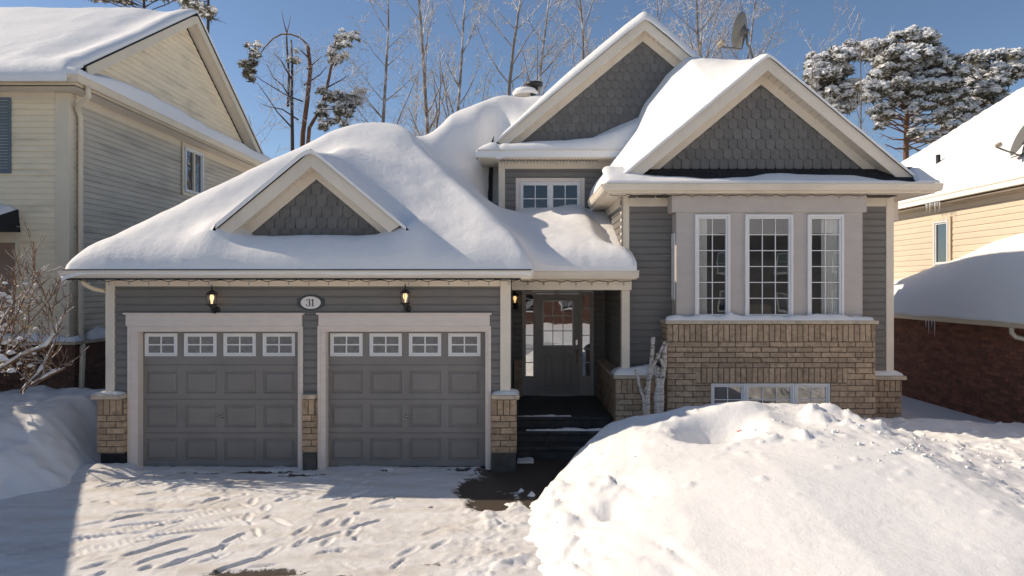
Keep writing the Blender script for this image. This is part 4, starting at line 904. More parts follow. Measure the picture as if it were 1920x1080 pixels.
# house number: oval plate
nx, nz = wx(581.5, 10.5), wz(567.5, 10.5)
t = thing('house_number_sign', (nx, YG-.015, nz), 'oval white house number plate reading 31 between the garage doors', 'number plate')
def ell(a, b, y0, y1, n=40, bev=.006):
    m = MB(); vs = []
    for (q, y) in ((0, y0), (0, y1+bev), (bev, y1)): vs += [(nx+(a-q)*math.cos(2*PI*k/n), y, nz+(b-q)*math.sin(2*PI*k/n)) for k in range(n)]
    m.add(vs, [(i*n+k, i*n+(k+1) % n, (i+1)*n+(k+1) % n, (i+1)*n+k) for i in range(2) for k in range(n)]+[tuple(range(2*n, 3*n))]); return m
m = ell(.205, .125, YG-.013, YG-.032)
for sg in (-1, 1): m.merge = None; m.prism([(nx+sg*.16,YG-.028,nz-.075),(nx+sg*.212,YG-.028,nz-.055),(nx+sg*.212,YG-.028,nz+.055),(nx+sg*.16,YG-.028,nz+.075)], (0,.014,0))
build('plate_rim', m, M['plaque'], t); build('plate_face', ell(.156, .098, YG-.031, YG-.037), M['plaque_white'], t)
def stroke(m, pts, y):                     # pts: (x, z, width)
    P = [Vector((a, 0, b)) for a, b, _ in pts]; n = len(P); vs = []
    for i in range(n):
        d = (P[min(i+1, n-1)]-P[max(i-1, 0)]).normalized(); q = Vector((-d.z, 0, d.x))*pts[i][2]/2
        vs += [(P[i].x+q.x, y, P[i].z+q.z), (P[i].x-q.x, y, P[i].z-q.z)]
    m.add(vs, [(2*i, 2*i+1, 2*i+3, 2*i+2) for i in range(n-1)])
m = MB(); y = YG-.0395; cx = nx-.036; pts = []
for k in range(13): a = math.radians(165-k*21.5); pts.append((cx+.024*math.cos(a), nz+.028+.0245*math.sin(a), .006+.012*max(0, math.cos(a))))
stroke(m, pts, y); pts = []
for k in range(15): a = math.radians(88-k*18.5); pts.append((cx-.002+.029*math.cos(a), nz-.024+.0295*math.sin(a), .006+.014*max(0, math.cos(a))))
stroke(m, pts, y); m.lathe((cx-.021,y+.0005,nz+.034), [(.009,0),(.001,.0008)], 10, (0,-1,0)); m.lathe((cx-.026,y+.0005,nz-.033), [(.010,0),(.001,.0008)], 10, (0,-1,0))
build('numeral', m, M['ink'], t)
m = MB(); ox = nx+.035
for a, b, c_, d in ((-.0085,.0085,-.053,.054), (-.024,.024,-.055,-.0485)): m.add([(ox+a,y,nz+c_),(ox+b,y,nz+c_),(ox+b,y,nz+d),(ox+a,y,nz+d)], [(0,1,2,3)])
m.add([(ox-.0085,y+.0003,nz+.054),(ox-.026,y+.0003,nz+.036),(ox-.026,y+.0003,nz+.030),(ox-.0085,y+.0003,nz+.036)], [(0,1,2,3)])
build('numeral', m, M['ink'], t)
fixed_light_string('string_lights', [(-6.6,10.215,2.93), (-.02,10.215,2.93)], 22, 'dark string of clear bulbs hung under the garage gutter', 'light strings')
fixed_light_string('string_lights', [(.0,11.6,2.93), (1.9,11.6,2.93)], 7, 'short string of clear bulbs along the porch beam', 'light strings')
fixed_light_string('string_lights', [(-.42,13.985,5.425), (1.6,13.985,5.425)], 30, 'close set string of bulbs under the eave of the loft window', 'light strings')
fixed_light_string('string_lights', [(1.52,11.6,4.39), (5.9,11.6,4.39)], 14, 'string of bulbs along the eave over the bay', 'light strings')

def sat_dish(base, c, nrm, r, lnb, label, mirror=False):
    # c: dish centre, nrm: the way the bowl faces, lnb: feed position
    t = thing('satellite_dish', base, label, 'satellite dish', 'roof satellite dishes')
    c = Vector(c); nrm = Vector(nrm).normalized(); base = Vector(base)
    m = MB(); m.lathe(c, [(.002,-.055),(r*.35,-.048),(r*.7,-.025),(r*.96,.008),(r,.014),(r*.99,.022),(r*.94,.016),(r*.68,-.012),(r*.35,-.034),(.002,-.04)], 32, nrm)
    build('dish', m, M['dish'], t)
    bk = c-nrm*.07
    m = MB(); m.lathe(c-nrm*.05, [(.09,0),(.09,-.03),(.05,-.05),(.05,-.10),(.001,-.105)], 10, nrm); m.tube([bk+Vector((0,0,.13)), bk-nrm*.03, bk+Vector((0,0,-.16))], .018, 6); build('bracket', m, M['dish2'], t)
    m = MB(); m.tube([bk-nrm*.05+Vector((0,0,-.05)), bk-nrm*.06+Vector((0,0,-.22)), base.lerp(bk, .45)+Vector((.02,0,-.03)), base], .021, 8); m.tube([base+Vector((-.03,0,-.02)), base+Vector((-.25,.1,-.1))], .012, 6); build('mast', m, M['dish'], t)
    lnb = Vector(lnb); low = c-nrm*.03+Vector((0,0,-r*.95))
    m = MB(); m.tube([bk+Vector((0,0,-.12)), low, low.lerp(lnb, .75)+Vector((0,0,-.045)), lnb+Vector((0,0,-.05))], .018, 8); build('feed_arm', m, M['dish'], t)
    m = MB(); dd = (c-lnb).normalized(); m.lathe(lnb-dd*.05, [(.001,0),(.03,.0),(.034,.05),(.045,.06),(.048,.11),(.001,.115)], 12, dd); m.tube([lnb+Vector((0,0,-.06)), lnb+Vector((0,0,.03))], .032, 8); build('feed_horn', m, M['beige_plastic'], t)
D_ = 12.4
sat_dish(at(1412,110,D_), at(1388,59,D_), (-.79,.55,.27), .335, at(1351,82,D_), 'grey satellite dish standing on the snowy ridge above the bay window')

# ------------------------------------------------------------------ BIRCH LOGS
for (bx, by, tx, ty, r, lab, br) in ((1213,757,1225,632,.045,'tall upright birch log with a knobbly top, leaning on the brick base', ((1222,690,1246,640),)),
                                 (1232,752,1234,688,.050,'short thick birch log in the middle of the bundle', ()),
                                 (1238,752,1249,642,.052,'birch log with a forked top, nearest the bay brickwork', ((1245,690,1231,662),)),
                                 (1208,754,1192,694,.026,'thin crooked birch branch leaning to the left of the logs', ((1206,735,1222,706),))):
    D_ = 11.42+rng.uniform(-.08,.08); a = at(bx,by,D_); b = at(tx,ty,D_+.1)
    t = thing('birch_log', a, lab, 'log', 'birch logs against the house')
    n = 9; pts = []; rad = []
    for k in range(n): f = k/(n-1); pts.append(a.lerp(b, f)+Vector((rng.uniform(-.012,.012),0,0))); rad.append(r*(1-.25*f)*rng.uniform(.9,1.12))
    m = MB(); m.tube([a+Vector((0,0,-.25))]+pts, [r]+rad, 10); build('trunk', m, M['birch'], t)
    for x0, y0, x1, y1 in br: m = MB(); m.tube([at(x0,y0,D_), at((x0+x1)/2+2,(y0+y1)/2,D_-.03), at(x1,y1,D_-.02)], [r*.6,r*.5,r*.38], 8); build('limb', m, M['birch'], t)

# ------------------------------------------------------------------ LEFT NEIGHBOUR
NX, NY, NYB = -8.58, 13.0, 21.9
N = thing('neighbour_house', (NX-3, NY+4, 0), 'tall cream sided house with a snowy side gable, left of the grey house', 'house')
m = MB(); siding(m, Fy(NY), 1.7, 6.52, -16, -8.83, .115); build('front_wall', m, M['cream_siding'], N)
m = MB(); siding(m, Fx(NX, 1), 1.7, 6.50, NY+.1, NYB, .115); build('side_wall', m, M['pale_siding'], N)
m = MB(); m.box(-8.84, NX+.012, NY-.03, NY+.16, 1.75, 6.52); build('corner_board', m, M['beige_trim'], N, bevel=.006)
m = MB(); m.box(-16, -8.845, NY-.022, NY+.02, 6.36, 6.53); m.box(NX, NX+.022, NY+.161, NYB, 6.36, 6.53); build('frieze_board', m, M['beige_trim'], N)
EX, EY, EZ = NX+.38, NY-.40, 6.60
m = MB(); m.box(-16, EX, EY, NY+.2, EZ-.075, EZ-.055); m.box(NX-.1, EX, NY+.2, NYB+.4, EZ-.075, EZ-.055); build('soffit', m, M['soffit'], N)
m = MB(); m.box(-16, EX, EY, EY+.03, EZ-.08, EZ+.12); m.box(EX-.03, EX, EY+.03, NYB+.4, EZ-.08, EZ+.12); build('fascia', m, M['beige_trim'], N)
m = MB(); gutter(m, (-16,EY-.001,EZ+.12), (EX+.1,EY-.001,EZ+.12), (0,-1,0), .13, .12); gutter(m, (EX+.001,EY-.1,EZ+.119), (EX+.001,NYB+.4,EZ+.119), (1,0,0), .13, .12); build('gutter', m, M['beige_trim'], N)
GY, GZP, GS = 17.5, 9.80, .62       # side gable
GXW, GXR = NX-.02, NX+.30
fl = lambda z: GY-(GZP-.30-z)/GS; fr = lambda z: GY+(GZP-.30-z)/GS
m = MB(); siding(m, Fx(GXW, 1), 6.80, GZP-.30, fl, fr, .13); build('gable_wall', m, M['cream_siding'], N)
m = MB(); m.add([(GXW-.05,NY,EZ+.05),(EX+.03,NY-.2,EZ+.125),(EX+.03,NYB+.4,EZ+.125),(GXW-.05,NYB,EZ+.35)], [(0,1,2,3)]); build('pent_roof', m, M['shingle'], N)
for sg in (-1, 1):
    hf = 4.45; y1 = GY+sg*hf; zt = GZP-GS*hf
    m = MB(); m.prism([(GXR,GY,GZP),(GXR,y1,zt),(GXR,y1-sg*.05,zt-.2),(GXR,GY,GZP-.23)], (-.03,0,0)); build('barge_board', m, M['beige_trim'], N)
    m = MB(); m.prism([(GXR-.03,GY,GZP-.20),(GXR-.03,y1,zt-.20),(GXR-.03,y1,zt-.17),(GXR-.03,GY,GZP-.17)], (GXW-GXR+.03,0,0)); build('soffit', m, M['soffit'], N)
    m = MB(); m.prism([(GXR+.02,GY,GZP+.005),(GXR+.02,y1+sg*.1,zt-.06),(GXR+.02,y1+sg*.1,zt-.025),(GXR+.02,GY,GZP+.04)], (-1.0,0,0)); build('roof_edge', m, M['shingle'], N)
m = MB(); m.add([(-16,EY,EZ+.10),(EX-.3,EY,EZ+.10),(GXR-.02,GY,GZP-.01),(-16,GY,GZP-.01),(-16,NYB+.6,GZP-GS*5),(GXR-.02,NYB+.6,GZP-GS*5)], [(0,1,2,3),(3,2,5,4)]); build('roof', m, M['shingle'], N)
m = MB(); m.box(-16, NX-.05, NYB, NYB+.05, 0, 7); m.box(-16.05, -16, 13, 22, 0, 7); build('rear_wall', m, M['cream_siding'], N)
window(N, 'side_window', Fx(NX+.035, 1), 17.35, 18.32, 5.25, 6.38, 1, 1, .0001+.07, M['white'], M['dark_glass'], .02, .06)
m = MB(); fbox(m, Fx(NX+.03, 1), 17.80, 17.87, 5.30, 6.33, .0, .05); fframe(m, Fx(NX+.03,1), 17.25, 18.42, 5.15, 6.48, .09, .0, .03); build('window_trim', m, M['beige_trim'], N)
m = MB(); m.tube([(EX+.06,EY+.25,EZ), (EX+.05,EY+.30,EZ-.18), (NX+.08,NY+.10,EZ-.33), (NX+.07,NY+.22,EZ-.5), (NX+.07,NY+.22,1.98), (NX+.13,NY+.16,1.80), (NX+.26,NY-.02,1.66), (NX+.28,NY-.05,1.4), (NX+.24,NY-.05,.55)], .05, 8); build('downspout', m, M['beige_trim'], N)
m = MB(); fframe(m, Fy(NY), -10.5, wx(19,12.95), 4.98, 6.42, .05, 0, .045)
for k in range(24): z = 5.03+k*.0558; fbox(m, Fy(NY), -10.45, wx(19,12.95)-.05, z, z+.045, .012, .03)
build('shutter', m, M['shutter'], N)
m = MB(); bricks(m, Fy(12.82), -16, -8.37, .1, 1.73, rng, ch=.082, ln=.25, soldier=((1.47, 1.75),)); bricks(m, Fx(-8.37, 1), 12.82, 22, .1, 1.73, rng, ch=.082, ln=.25, soldier=((1.47, 1.75),))
b_ = build('brick_base', m, M['old_brick'], N); m = MB(); m.box(-16, -8.371, 12.823, 21.9, 0, 1.731); build('mortar', m, M['mortar'], b_)
m = MB(); m.box(-16, -8.32, 12.77, 13.0, 1.735, 1.79); m.box(NX+.02, -8.32, 13.0, 22, 1.735, 1.7895); build('capstone', m, M['stone'], b_, bevel=.006)
# canopy and panelled entry at the edge of the frame
m = MB(); m.hexa([Vector(p) for p in ((-12,12.2,3.86),(-9.50,12.2,3.86),(-9.50,13,3.86),(-12,13,3.86),(-12,12.2,4.02),(-9.50,12.2,4.02),(-9.54,13,4.30),(-12,13,4.30))]); c_ = build('canopy', m, M['shingle'], N)
m = MB(); gutter(m, (-12,12.199,3.93), (-9.48,12.199,3.93), (0,-1,0), .09, .08); build('gutter', m, M['roof_pipe'], c_)
m = MB(); fbox(m, Fy(NY), -12, wx(35,12.95), 3.66, 3.858, .0, .06); fbox(m, Fy(NY), wx(29,12.95), wx(35,12.95), 1.8, 3.66, 0, .06); build('entry_trim', m, M['beige_trim'], N)
m = MB(); fbox(m, Fy(NY), -12, wx(29,12.95), 1.8, 3.66, .0, .03); build('entry_panel', m, M['brown_door'], N)
# unseen wing at far left, added to cast shade over the driveway's left edge
m = MB(); m.prism([(-11,11.6,0),(-11,3.0,0),(-11,3.0,3.0),(-11,6.8,5.0),(-11,11.5,2.7),(-11,11.6,2.6)], (-6,0,0)); m.box(-16, -11.05, 11.6, 13, 0, 3.0); build('shadow_caster_wing', m, M['cream_siding'], N)
m = MB(); m.prism([(-10.9,11.9,2.55),(-10.9,6.8,5.03),(-10.9,2.7,3.0),(-10.9,2.7,3.2),(-10.9,6.8,5.2),(-10.9,11.9,2.75)], (-6.4,0,0)); build('shadow_caster_roof', m, M['shingle'], N)
# its roof snow
xs = np.concatenate([np.arange(-16.2, -10.5, .25), np.arange(-10.5, EX+.131, .06)]); ys = np.concatenate([np.arange(12.45, 13.4, .06), np.arange(13.4, 22.5, .13)]); X, Y = np.meshgrid(xs, ys)
Zr = np.minimum(EZ+.12+GS*(Y-EY), GZP+.03-GS*(Y-GY)); Zr = smin(Zr, np.full_like(Zr, GZP), .25)
d = np.minimum(np.minimum(Y-12.45, 22.5-Y), GXR+.03-X); k = np.clip(d/.3, 0, 1)
hip = .30*np.exp(-((X-(GXR-.75))/.45)**2)*sstep(12.5, 13.5, Y)*.4
Z = Zr+.05+(.22+.05*fbm(X*.6, Y*.6, 170, 3)+.03*fbm(X*2.5, Y*2.5, 171, 3)-hip)*np.sqrt(1-(1-k)**2)
Xc = (X[:-1,:-1]+X[1:,1:])/2; Yc = (Y[:-1,:-1]+Y[1:,1:])/2
msk = (Xc < GXR+.03) & ~((Xc > GXR-.02) & (Yc < 13.0))
A = height_mesh(xs, ys, Z, msk, .10)
struct('neighbour_roof_snow', A, M['snow'], 'thick snow on the front slope of the tall cream house', kind='stuff', cat='snow')
xs = np.linspace(NX+.0, EX+.112, 18); ys = np.concatenate([np.arange(12.50, 13.2, .04), np.arange(13.2, 22.3, .1)]); X, Y = np.meshgrid(xs, ys)
d = np.minimum(EX+.112-X, np.minimum(Y-12.50, 22.3-Y)); k = np.clip(d/.07, 0, 1)
Z = EZ+.13+(.24+.12*sstep(0,.9,(EX+.13-X)/.5)+.10*fbm(X*1, Y*1.0, 172, 3)+.06)*(.42+.58*sstep(12.7, 14.2, Y))*np.sqrt(1-(1-k)**2)
struct('pent_snow', height_mesh(xs, ys, Z, None, .02), M['snow'], 'narrow band of snow on the side eave below the cream gable', kind='stuff', cat='snow')
struct('ledge_snow', snow_pile(-12, -8.33, 12.76, 12.99, 1.79, .13, 181, .09, .03, .05), M['snow'], 'snow on the brick ledge behind the shrub', kind='stuff', cat='snow')
struct('ledge_snow', snow_pile(-8.56, -8.33, 13.35, 21, 1.79, .14, 182, .09, .03, .06), M['snow'], 'snow on the side ledge of the cream house behind its downspout', kind='stuff', cat='snow')
Zc_ = snow_pile(-12, -9.56, 12.25, 12.98, 0, .10, 183, .1, .03, .06); Zc_.v = [(a, b, c+4.0+.36*(b-12.2)) for a, b, c in Zc_.v]
struct('canopy_snow', Zc_, M['snow'], 'snow on the dark canopy at the edge of the picture', kind='stuff', cat='snow')

# ------------------------------------------------------------------ RIGHT NEIGHBOUR
RX = 10.17
R_ = thing('beige_house', (RX+3, 14, 0), 'beige sided house with a red brick lower storey, right of the grey house', 'house')
m = MB(); siding(m, Fx(RX, -1), 2.2, 4.96, 6.0, 21.4, .14); build('upper_wall', m, M['beige_siding'], R_)
m = MB(); m.box(RX+.02, RX+12, 21.35, 21.4, 0, 4.8); m.box(RX+.02, RX+12, 6, 6.05, 0, 4.8); build('rear_wall', m, M['beige_siding'], R_)
m = MB(); m.box(RX-.26, RX+.2, 5.6, 21.8, 4.81, 4.83); build('soffit', m, M['soffit'], R_)
m = MB(); m.box(RX-.26, RX-.23, 5.6, 21.8, 4.81, 4.97); build('fascia', m, M['beige_trim'], R_)
m = MB(); gutter(m, (RX-.261,5.6,4.97), (RX-.261,21.9,4.97), (-1,0,0), .13, .12); build('gutter', m, M['beige_trim'], R_)
def slope(x, y): return np.minimum(np.minimum(4.95+.75*(x-9.88), 4.95+.9*(23.0-y)), 9.5)
xs = np.concatenate([np.arange(9.79, 10.75, .05), np.arange(10.75, 17.5, .2)]); ys = np.arange(5.4, 23.01, .12); X, Y = np.meshgrid(xs, ys)
d = np.minimum(np.minimum(X-9.79, 23-Y), Y-5.4); k = np.clip(d/.28, 0, 1)
Z = smin(slope(X, Y), np.full_like(X, 9.4), .6)+.03+(.24+.05*fbm(X*.5, Y*.5, 190, 3)+.012*fbm(X*3, Y*3, 191, 3))*np.sqrt(1-(1-k)**2)
struct('beige_house_roof_snow', height_mesh(xs, ys, Z, None, .08), M['snow'], 'broad sunlit snow on the roof of the beige house', kind='stuff', cat='snow')
m = MB(); m.add([(9.85,5.5,4.91),(15.45,11,9.05),(15.45,17.5,9.05),(9.85,22.95,4.91),(21,5.5,4.9),(21,22.95,4.91)], [(0,1,2,3),(0,4,1),(3,2,5),(1,4,5,2)]); build('roof', m, M['shingle'], R_)
# lower brick wall with its own snowy lean-to roof
m = MB(); bricks(m, Fx(9.60, -1), 6.0, 21.4, -.3, 2.03, rng, ch=.078, ln=.235, j=.010, pr=.006); b_ = build('brick_wall', m, M['red_brick'], R_)
m = MB(); m.box(9.601, 10.15, 6.0, 21.4, -.4, 2.10); build('mortar', m, M['red_mortar'], b_)
m = MB(); gutter(m, (9.40,6,2.165), (9.40,21.4,2.165), (-1,0,0), .12, .11); m.box(9.40, 9.60, 6, 21.4, 2.045, 2.065); build('gutter', m, M['beige_trim'], R_)
gy_ = 9.40*F_PX/(1903-X0)
m = MB(); m.tube([(9.34,gy_,2.05), (9.34,gy_,1.95), (9.38,gy_-.06,1.87), (9.52,gy_-.2,1.82), (9.54,gy_-.22,1.74), (9.54,gy_-.22,.2)], .045, 8); build('downspout', m, M['beige_trim'], R_)
xs = np.arange(9.27, 10.19, .035); ys = np.arange(6, 21.4, .08); X, Y = np.meshgrid(xs, ys)
d = X-9.27; k = np.clip(d/.34, 0, 1)
topz = np.interp(Y, [6.3,11.6,13.7,14.7,15.7,16.5,18.5,21.9], [4.17,4.01,3.93,3.78,3.51,3.36,2.98,2.8])
Z = 2.18+(topz-2.19)*(1-(1-np.clip(d/.90, 0, 1))**1.55)*1.0*np.sqrt(np.clip(1-(1-k)**3, 0, 1))+.03*fbm(X*1.5, Y*1.5, 195, 3)+.045*fbm(X*7, Y*7, 196, 3)*sstep(.45, .05, d)*sstep(14, 12.5, Y)
struct('lean_to_snow', height_mesh(xs, ys, Z, None, .03), M['snow_clean'], 'deep shaded snow on the low roof above the red brick wall', kind='stuff', cat='snow')
wy0, wy1 = RX*F_PX/(1783-X0), RX*F_PX/(1756-X0)
window(R_, 'side_window', Fx(RX-.035, -1), wy0, wy1, 3.34, 4.40, 1, 1, .075, M['white'], M['dark_glass'], .02, .05)
m = MB(); fframe(m, Fx(RX-.035,-1), wy0-.07, wy1+.07, 3.27, 4.48, .07, 0, .03); build('window_trim', m, M['beige_trim'], R_)
def on_roof(px, py):       # where a ray through a photo point meets the left slope (with its snow)
    dx, dz = (px-X0)/F_PX, -(py-Y0)/F_PX; y = (ZC-5.22+.75*9.88)/(.75*dx-dz); return Vector((dx*y, y, ZC+dz*y))
p = on_roof(1759, 306); m = MB(); m.lathe(p+Vector((0,0,-.2)), [(.055,0),(.055,.42),(.045,.42),(.045,.3),(.001,.3)], 12); build('vent_pipe', m, M['roof_pipe'], R_)
p = on_roof(1925, 285); q = p.y
sat_dish(p, at(1913,262,q-.15), (-.88,.30,.35), .34, at(1871,272,q-.25), 'satellite dish low on the broad roof of the beige house, at the picture edge')
for k in range(11):
    yy = 10.17*F_PX/(1727+k*2.6+rng.uniform(-1,1)-X0)*.955; ln = rng.uniform(.12, .34)
    m = MB(); m.tube([(9.82,yy,4.86), (9.82,yy,4.86-ln*.5), (9.82,yy,4.86-ln)], [.014,.009,.001], 6); tag(build('icicle', m, M['ice'], None, (9.82,yy,4.86)), 'icicle in the cluster hanging from the upper gutter of the beige house', 'icicle', 'icicles on the upper gutter')
for k in range(4):
    yy = 9.30*F_PX/(1736+k*5.5-X0); ln = (.18,.32,.16,.38)[k]
    m = MB(); m.tube([(9.30,yy,2.06), (9.30,yy,2.06-ln*.5), (9.30,yy,2.06-ln)], [.010,.007,.001], 6); tag(build('icicle', m, M['ice'], None, (9.30,yy,2.06)), 'thin icicle hanging from the low gutter over the red brick wall', 'icicle', 'icicles on the low gutter')

# ------------------------------------------------------------------ TREES
def rnd_perp(d, r):
    a = d.orthogonal().normalized(); b = d.cross(a); t = r.uniform(0, 2*PI); return a*math.cos(t)+b*math.sin(t)
def grow(big, fine, p, d, ln, r, lev, R, up=.12, spread=.6, wig=.10, kids=(7, 5, 4), maxlev=3, start=.25):
    n = max(3, int(ln/(.5 if lev == 0 else .28))); n = min(n, 22); pts = [p.copy()]; rad = [r]; dirs = [d.copy()]
    for i in range(n):
        d = (d+Vector((R.gauss(0, wig), R.gauss(0, wig), R.gauss(0, wig)+up*(.3 if lev == 0 else .5)*.5))).normalized()
        p = p+d*ln/n; pts.append(p.copy()); rad.append(max(.0055, r*(1-.82*(i+1)/n))); dirs.append(d.copy())
    (big if lev < 2 else fine).tube(pts, rad, 7 if lev == 0 else (5 if lev == 1 else 3), True, False)
    if lev >= maxlev: return
    for k in range(kids[lev]):
        f = start+(1-start)*(k+R.random())/kids[lev]; i = min(n, max(1, int(f*n)))
        q = rnd_perp(dirs[i], R); dd = (dirs[i]*(1-spread)+q*spread+Vector((0,0,up))).normalized()
        grow(big, fine, pts[i], dd, ln*(R.uniform(.13, .30)*(1.15-.5*f) if lev == 0 else R.uniform(.25, .5)*(1-.3*f)), max(.0085, rad[i]*R.uniform(.4, .6)), lev+1, R, up, spread, wig*1.2, kids, maxlev, .2)
def bare_tree(px, D, top_py, seed, label, lean=(0,0), r=.13, kids=(16, 7, 4), spread=.55, up=.25, start=.3, forks=1, bark='bark', name='bare_tree'):
    R = random.Random(seed); x = wx(px, D); h = wz(top_py, D)
    t = thing(name, (x, D, 0), label, 'tree', 'bare frosted trees behind the houses')
    big, fine = MB(), MB()
    for k in range(forks):
        d = Vector((lean[0]+(R.uniform(-.16,.16) if forks > 1 else 0), lean[1]+(R.uniform(-.1,.1) if forks > 1 else 0), 1)).normalized()
        grow(big, fine, Vector((x+k*.12-.06*(forks-1), D+.1*k, -.1)), d, h*R.uniform(.92, 1.0), r*R.uniform(.8, 1.1), 0, R, up, spread, .035, kids, 3, start)
    build('trunk', big, M[bark], t); build('twigs', fine, M['twig'], t)
bare_tree(722, 27, -70, 301, 'slender bare tree behind the garage roof, pale branches spreading left', (-.07,0), .13, (22,7,6), .62, .16, .38)
bare_tree(828, 28, -110, 302, 'bare tree with steep paired trunks behind the saddle of the roof', (-.10,0), .14, (20,7,6), .5, .26, .38, 2)
bare_tree(1008, 26, -90, 303, 'bare tree with several upright stems behind the chimney flue', (.02,0), .14, (18,7,6), .60, .18, .45, 3)
bare_tree(972, 25, 60, 304, 'low wide bare tree with frosted level boughs left of the flue', (-.05,0), .12, (16,7,4), .85, .02, .55)
bare_tree(1085, 33, -60, 305, 'pale bare tree partly behind the left edge of the tall gable', (.04,0), .12, (18,6,6), .6, .18, .4)
bare_tree(1250, 31, -100, 306, 'thickly branched bare tree directly behind the tall gable peak', (.04,0), .14, (24,8,6), .65, .2, .45, 2)
bare_tree(1320, 29, -80, 307, 'bare tree with frosted forks between the gable peaks', (.06,0), .13, (24,8,6), .65, .2, .5, 2)
bare_tree(1455, 30, 5, 308, 'leaning bare sapling behind the ridge with the satellite dish', (.16,0), .08, (10,5,3), .5, .2, .5)
bare_tree(1607, 27, -40, 309, 'very thin bare sapling in front of the snowy pines', (.0,0), .085, (11,4,3), .5, .3, .45)
bare_tree(515, 31, 190, 310, 'small dark bare tree low behind the corner of the garage roof', (0,0), .06, (14,6,3), .65, .15, .45, bark='dark_bark')
bare_tree(770, 34, 130, 311, 'fine twigged low tree deep behind the roof saddle', (.0,0), .08, (14,7,4), .75, .12, .5)
bare_tree(690, 33, 190, 312, 'short brushy bare tree behind the snowy hump of the garage roof', (.05,0), .07, (14,6,4), .75, .12, .5)

def clump(need, snow, c, rx, ry, rz, n, R, size=.17, snow_p=.55, droop=.0):
    for k in range(n):
        while True:
            q = Vector((R.uniform(-1,1), R.uniform(-1,1), R.uniform(-1,1)))
            if q.length < 1: break
        q = q*(.35+.65*R.random()**.5/max(.3, q.length)*q.length) if q.length > .01 else q
        p = c+Vector((q.x*rx, q.y*ry, q.z*rz-droop*(q.x**2+q.y**2)*rz))
        top = q.z > R.uniform(-1.25, .25)
        tgt = snow if (top and R.random() < snow_p+.45*q.z) else need
        out = Vector((q.x*1.2+R.gauss(0,.4), q.y*1.2+R.gauss(0,.4), R.gauss(.0,.35)+.1)).normalized()
        sd = rnd_perp(out, R); s = size*R.uniform(.6, 1.5)
        up_ = sd.cross(out)
        if tgt is snow:
            a = s*.80; h_ = s*.45; b = p+Vector((0,0,.03))
            u = Vector((R.uniform(.7,1.2),R.uniform(-.4,.4),R.gauss(0,.25))); v = Vector((R.uniform(-.4,.4),R.uniform(.7,1.2),R.gauss(0,.25)))
            tgt.add([b+u*a, b+v*a, b-u*a, b-v*a*.8, b+Vector((R.gauss(0,.03),R.gauss(0,.03),h_)), b-Vector((0,0,h_*.5))], [(0,1,4),(1,2,4),(2,3,4),(3,0,4),(1,0,5),(2,1,5),(3,2,5),(0,3,5)])
        else:
            w_ = s*.30
            for e in range(2):
                o2 = (out+Vector((R.gauss(0,.5),R.gauss(0,.5),R.gauss(0,.5)))).normalized(); tgt.add([p-sd*w_, p+sd*w_, p+o2*s*1.5], [(0,1,2)])
def pine(px, D, label, seed, trunk_r, clumps, bark='red_bark', top_py=60, size=.17, boughs=()):
    R = random.Random(seed); x = wx(px, D)
    t = thing('pine_tree', (x, D, 0), label, 'pine', 'snow laden pines')
    tk, nd, sn = MB(), MB(), MB(); h = wz(top_py, D)
    pts = [Vector((x+R.gauss(0,.06), D+R.gauss(0,.06), h*k/9-.1*(k == 0))) for k in range(10)]; tk.tube(pts, [trunk_r*(1-.75*k/9) for k in range(10)], 9)
    for (cx, cy, rx, ry, n) in clumps:
        c = at(cx, cy, D+R.uniform(-1.3, 1.3)); sx = rx/F_PX*D; sz = ry/F_PX*D
        z0 = max(1, min(h*.97, c.z-abs(c.x-x)*.35)); f = z0/h; st = Vector((x, D, z0))
        mid = st.lerp(c, .5)+Vector((0,0,R.uniform(-.1,.25))); tk.tube([st, mid, c], [max(.02, trunk_r*.32*(1.1-f)), .03, .012], 5, True, False)
        for b in range(4): tk.tube([mid.lerp(c, R.random()), c+Vector((R.uniform(-1,1)*sx*.8, R.uniform(-1,1)*sx*.6, R.uniform(-.8,.5)*sz))], [.018,.007], 3, True, False)
        clump(nd, sn, c, sx, sx*.85, sz, int(n*1.3), R, size, .86, .35)
    for (ax, ay, bx, by) in boughs:
        a = at(ax, ay, D); b = at(bx, by, D-R.uniform(-.8,.8)); tk.tube([a, a.lerp(b,.5)+Vector((0,0,-.12)), b], [.05,.035,.012], 5, True, False)
        for e in range(7):
            f = R.random(); p = a.lerp(b, f)+Vector((0,0,-.1*math.sin(f*PI))); tk.tube([p, p+Vector((R.uniform(-.6,.6), R.uniform(-.5,.5), R.uniform(-.35,.3)))], [.014,.005], 3, True, False)
    build('trunk', tk, M[bark], t); build('foliage', nd, M['needle'], t); build('snow_load', sn, M['needle_snow'], t)
R = random.Random(77)
def fill(cx, cy, w, h, n, rx, ry, cnt, fn=None):
    out = []
    while len(out) < n:
        u, v = R.uniform(-1, 1), R.uniform(-1, 1)
        if u*u+v*v > 1: continue
        out.append((cx+u*w, cy+v*h, rx*R.uniform(.7, 1.35), ry*R.uniform(.7, 1.3), cnt))
    return out
def crown(parts, n, rx, ry, cnt):
    tot = sum(a*b for _, _, a, b in parts); out = []
    for cx, cy, a, b in parts: out += fill(cx, cy, a, b, max(3, int(n*a*b/tot)), rx, ry, cnt)
    return out
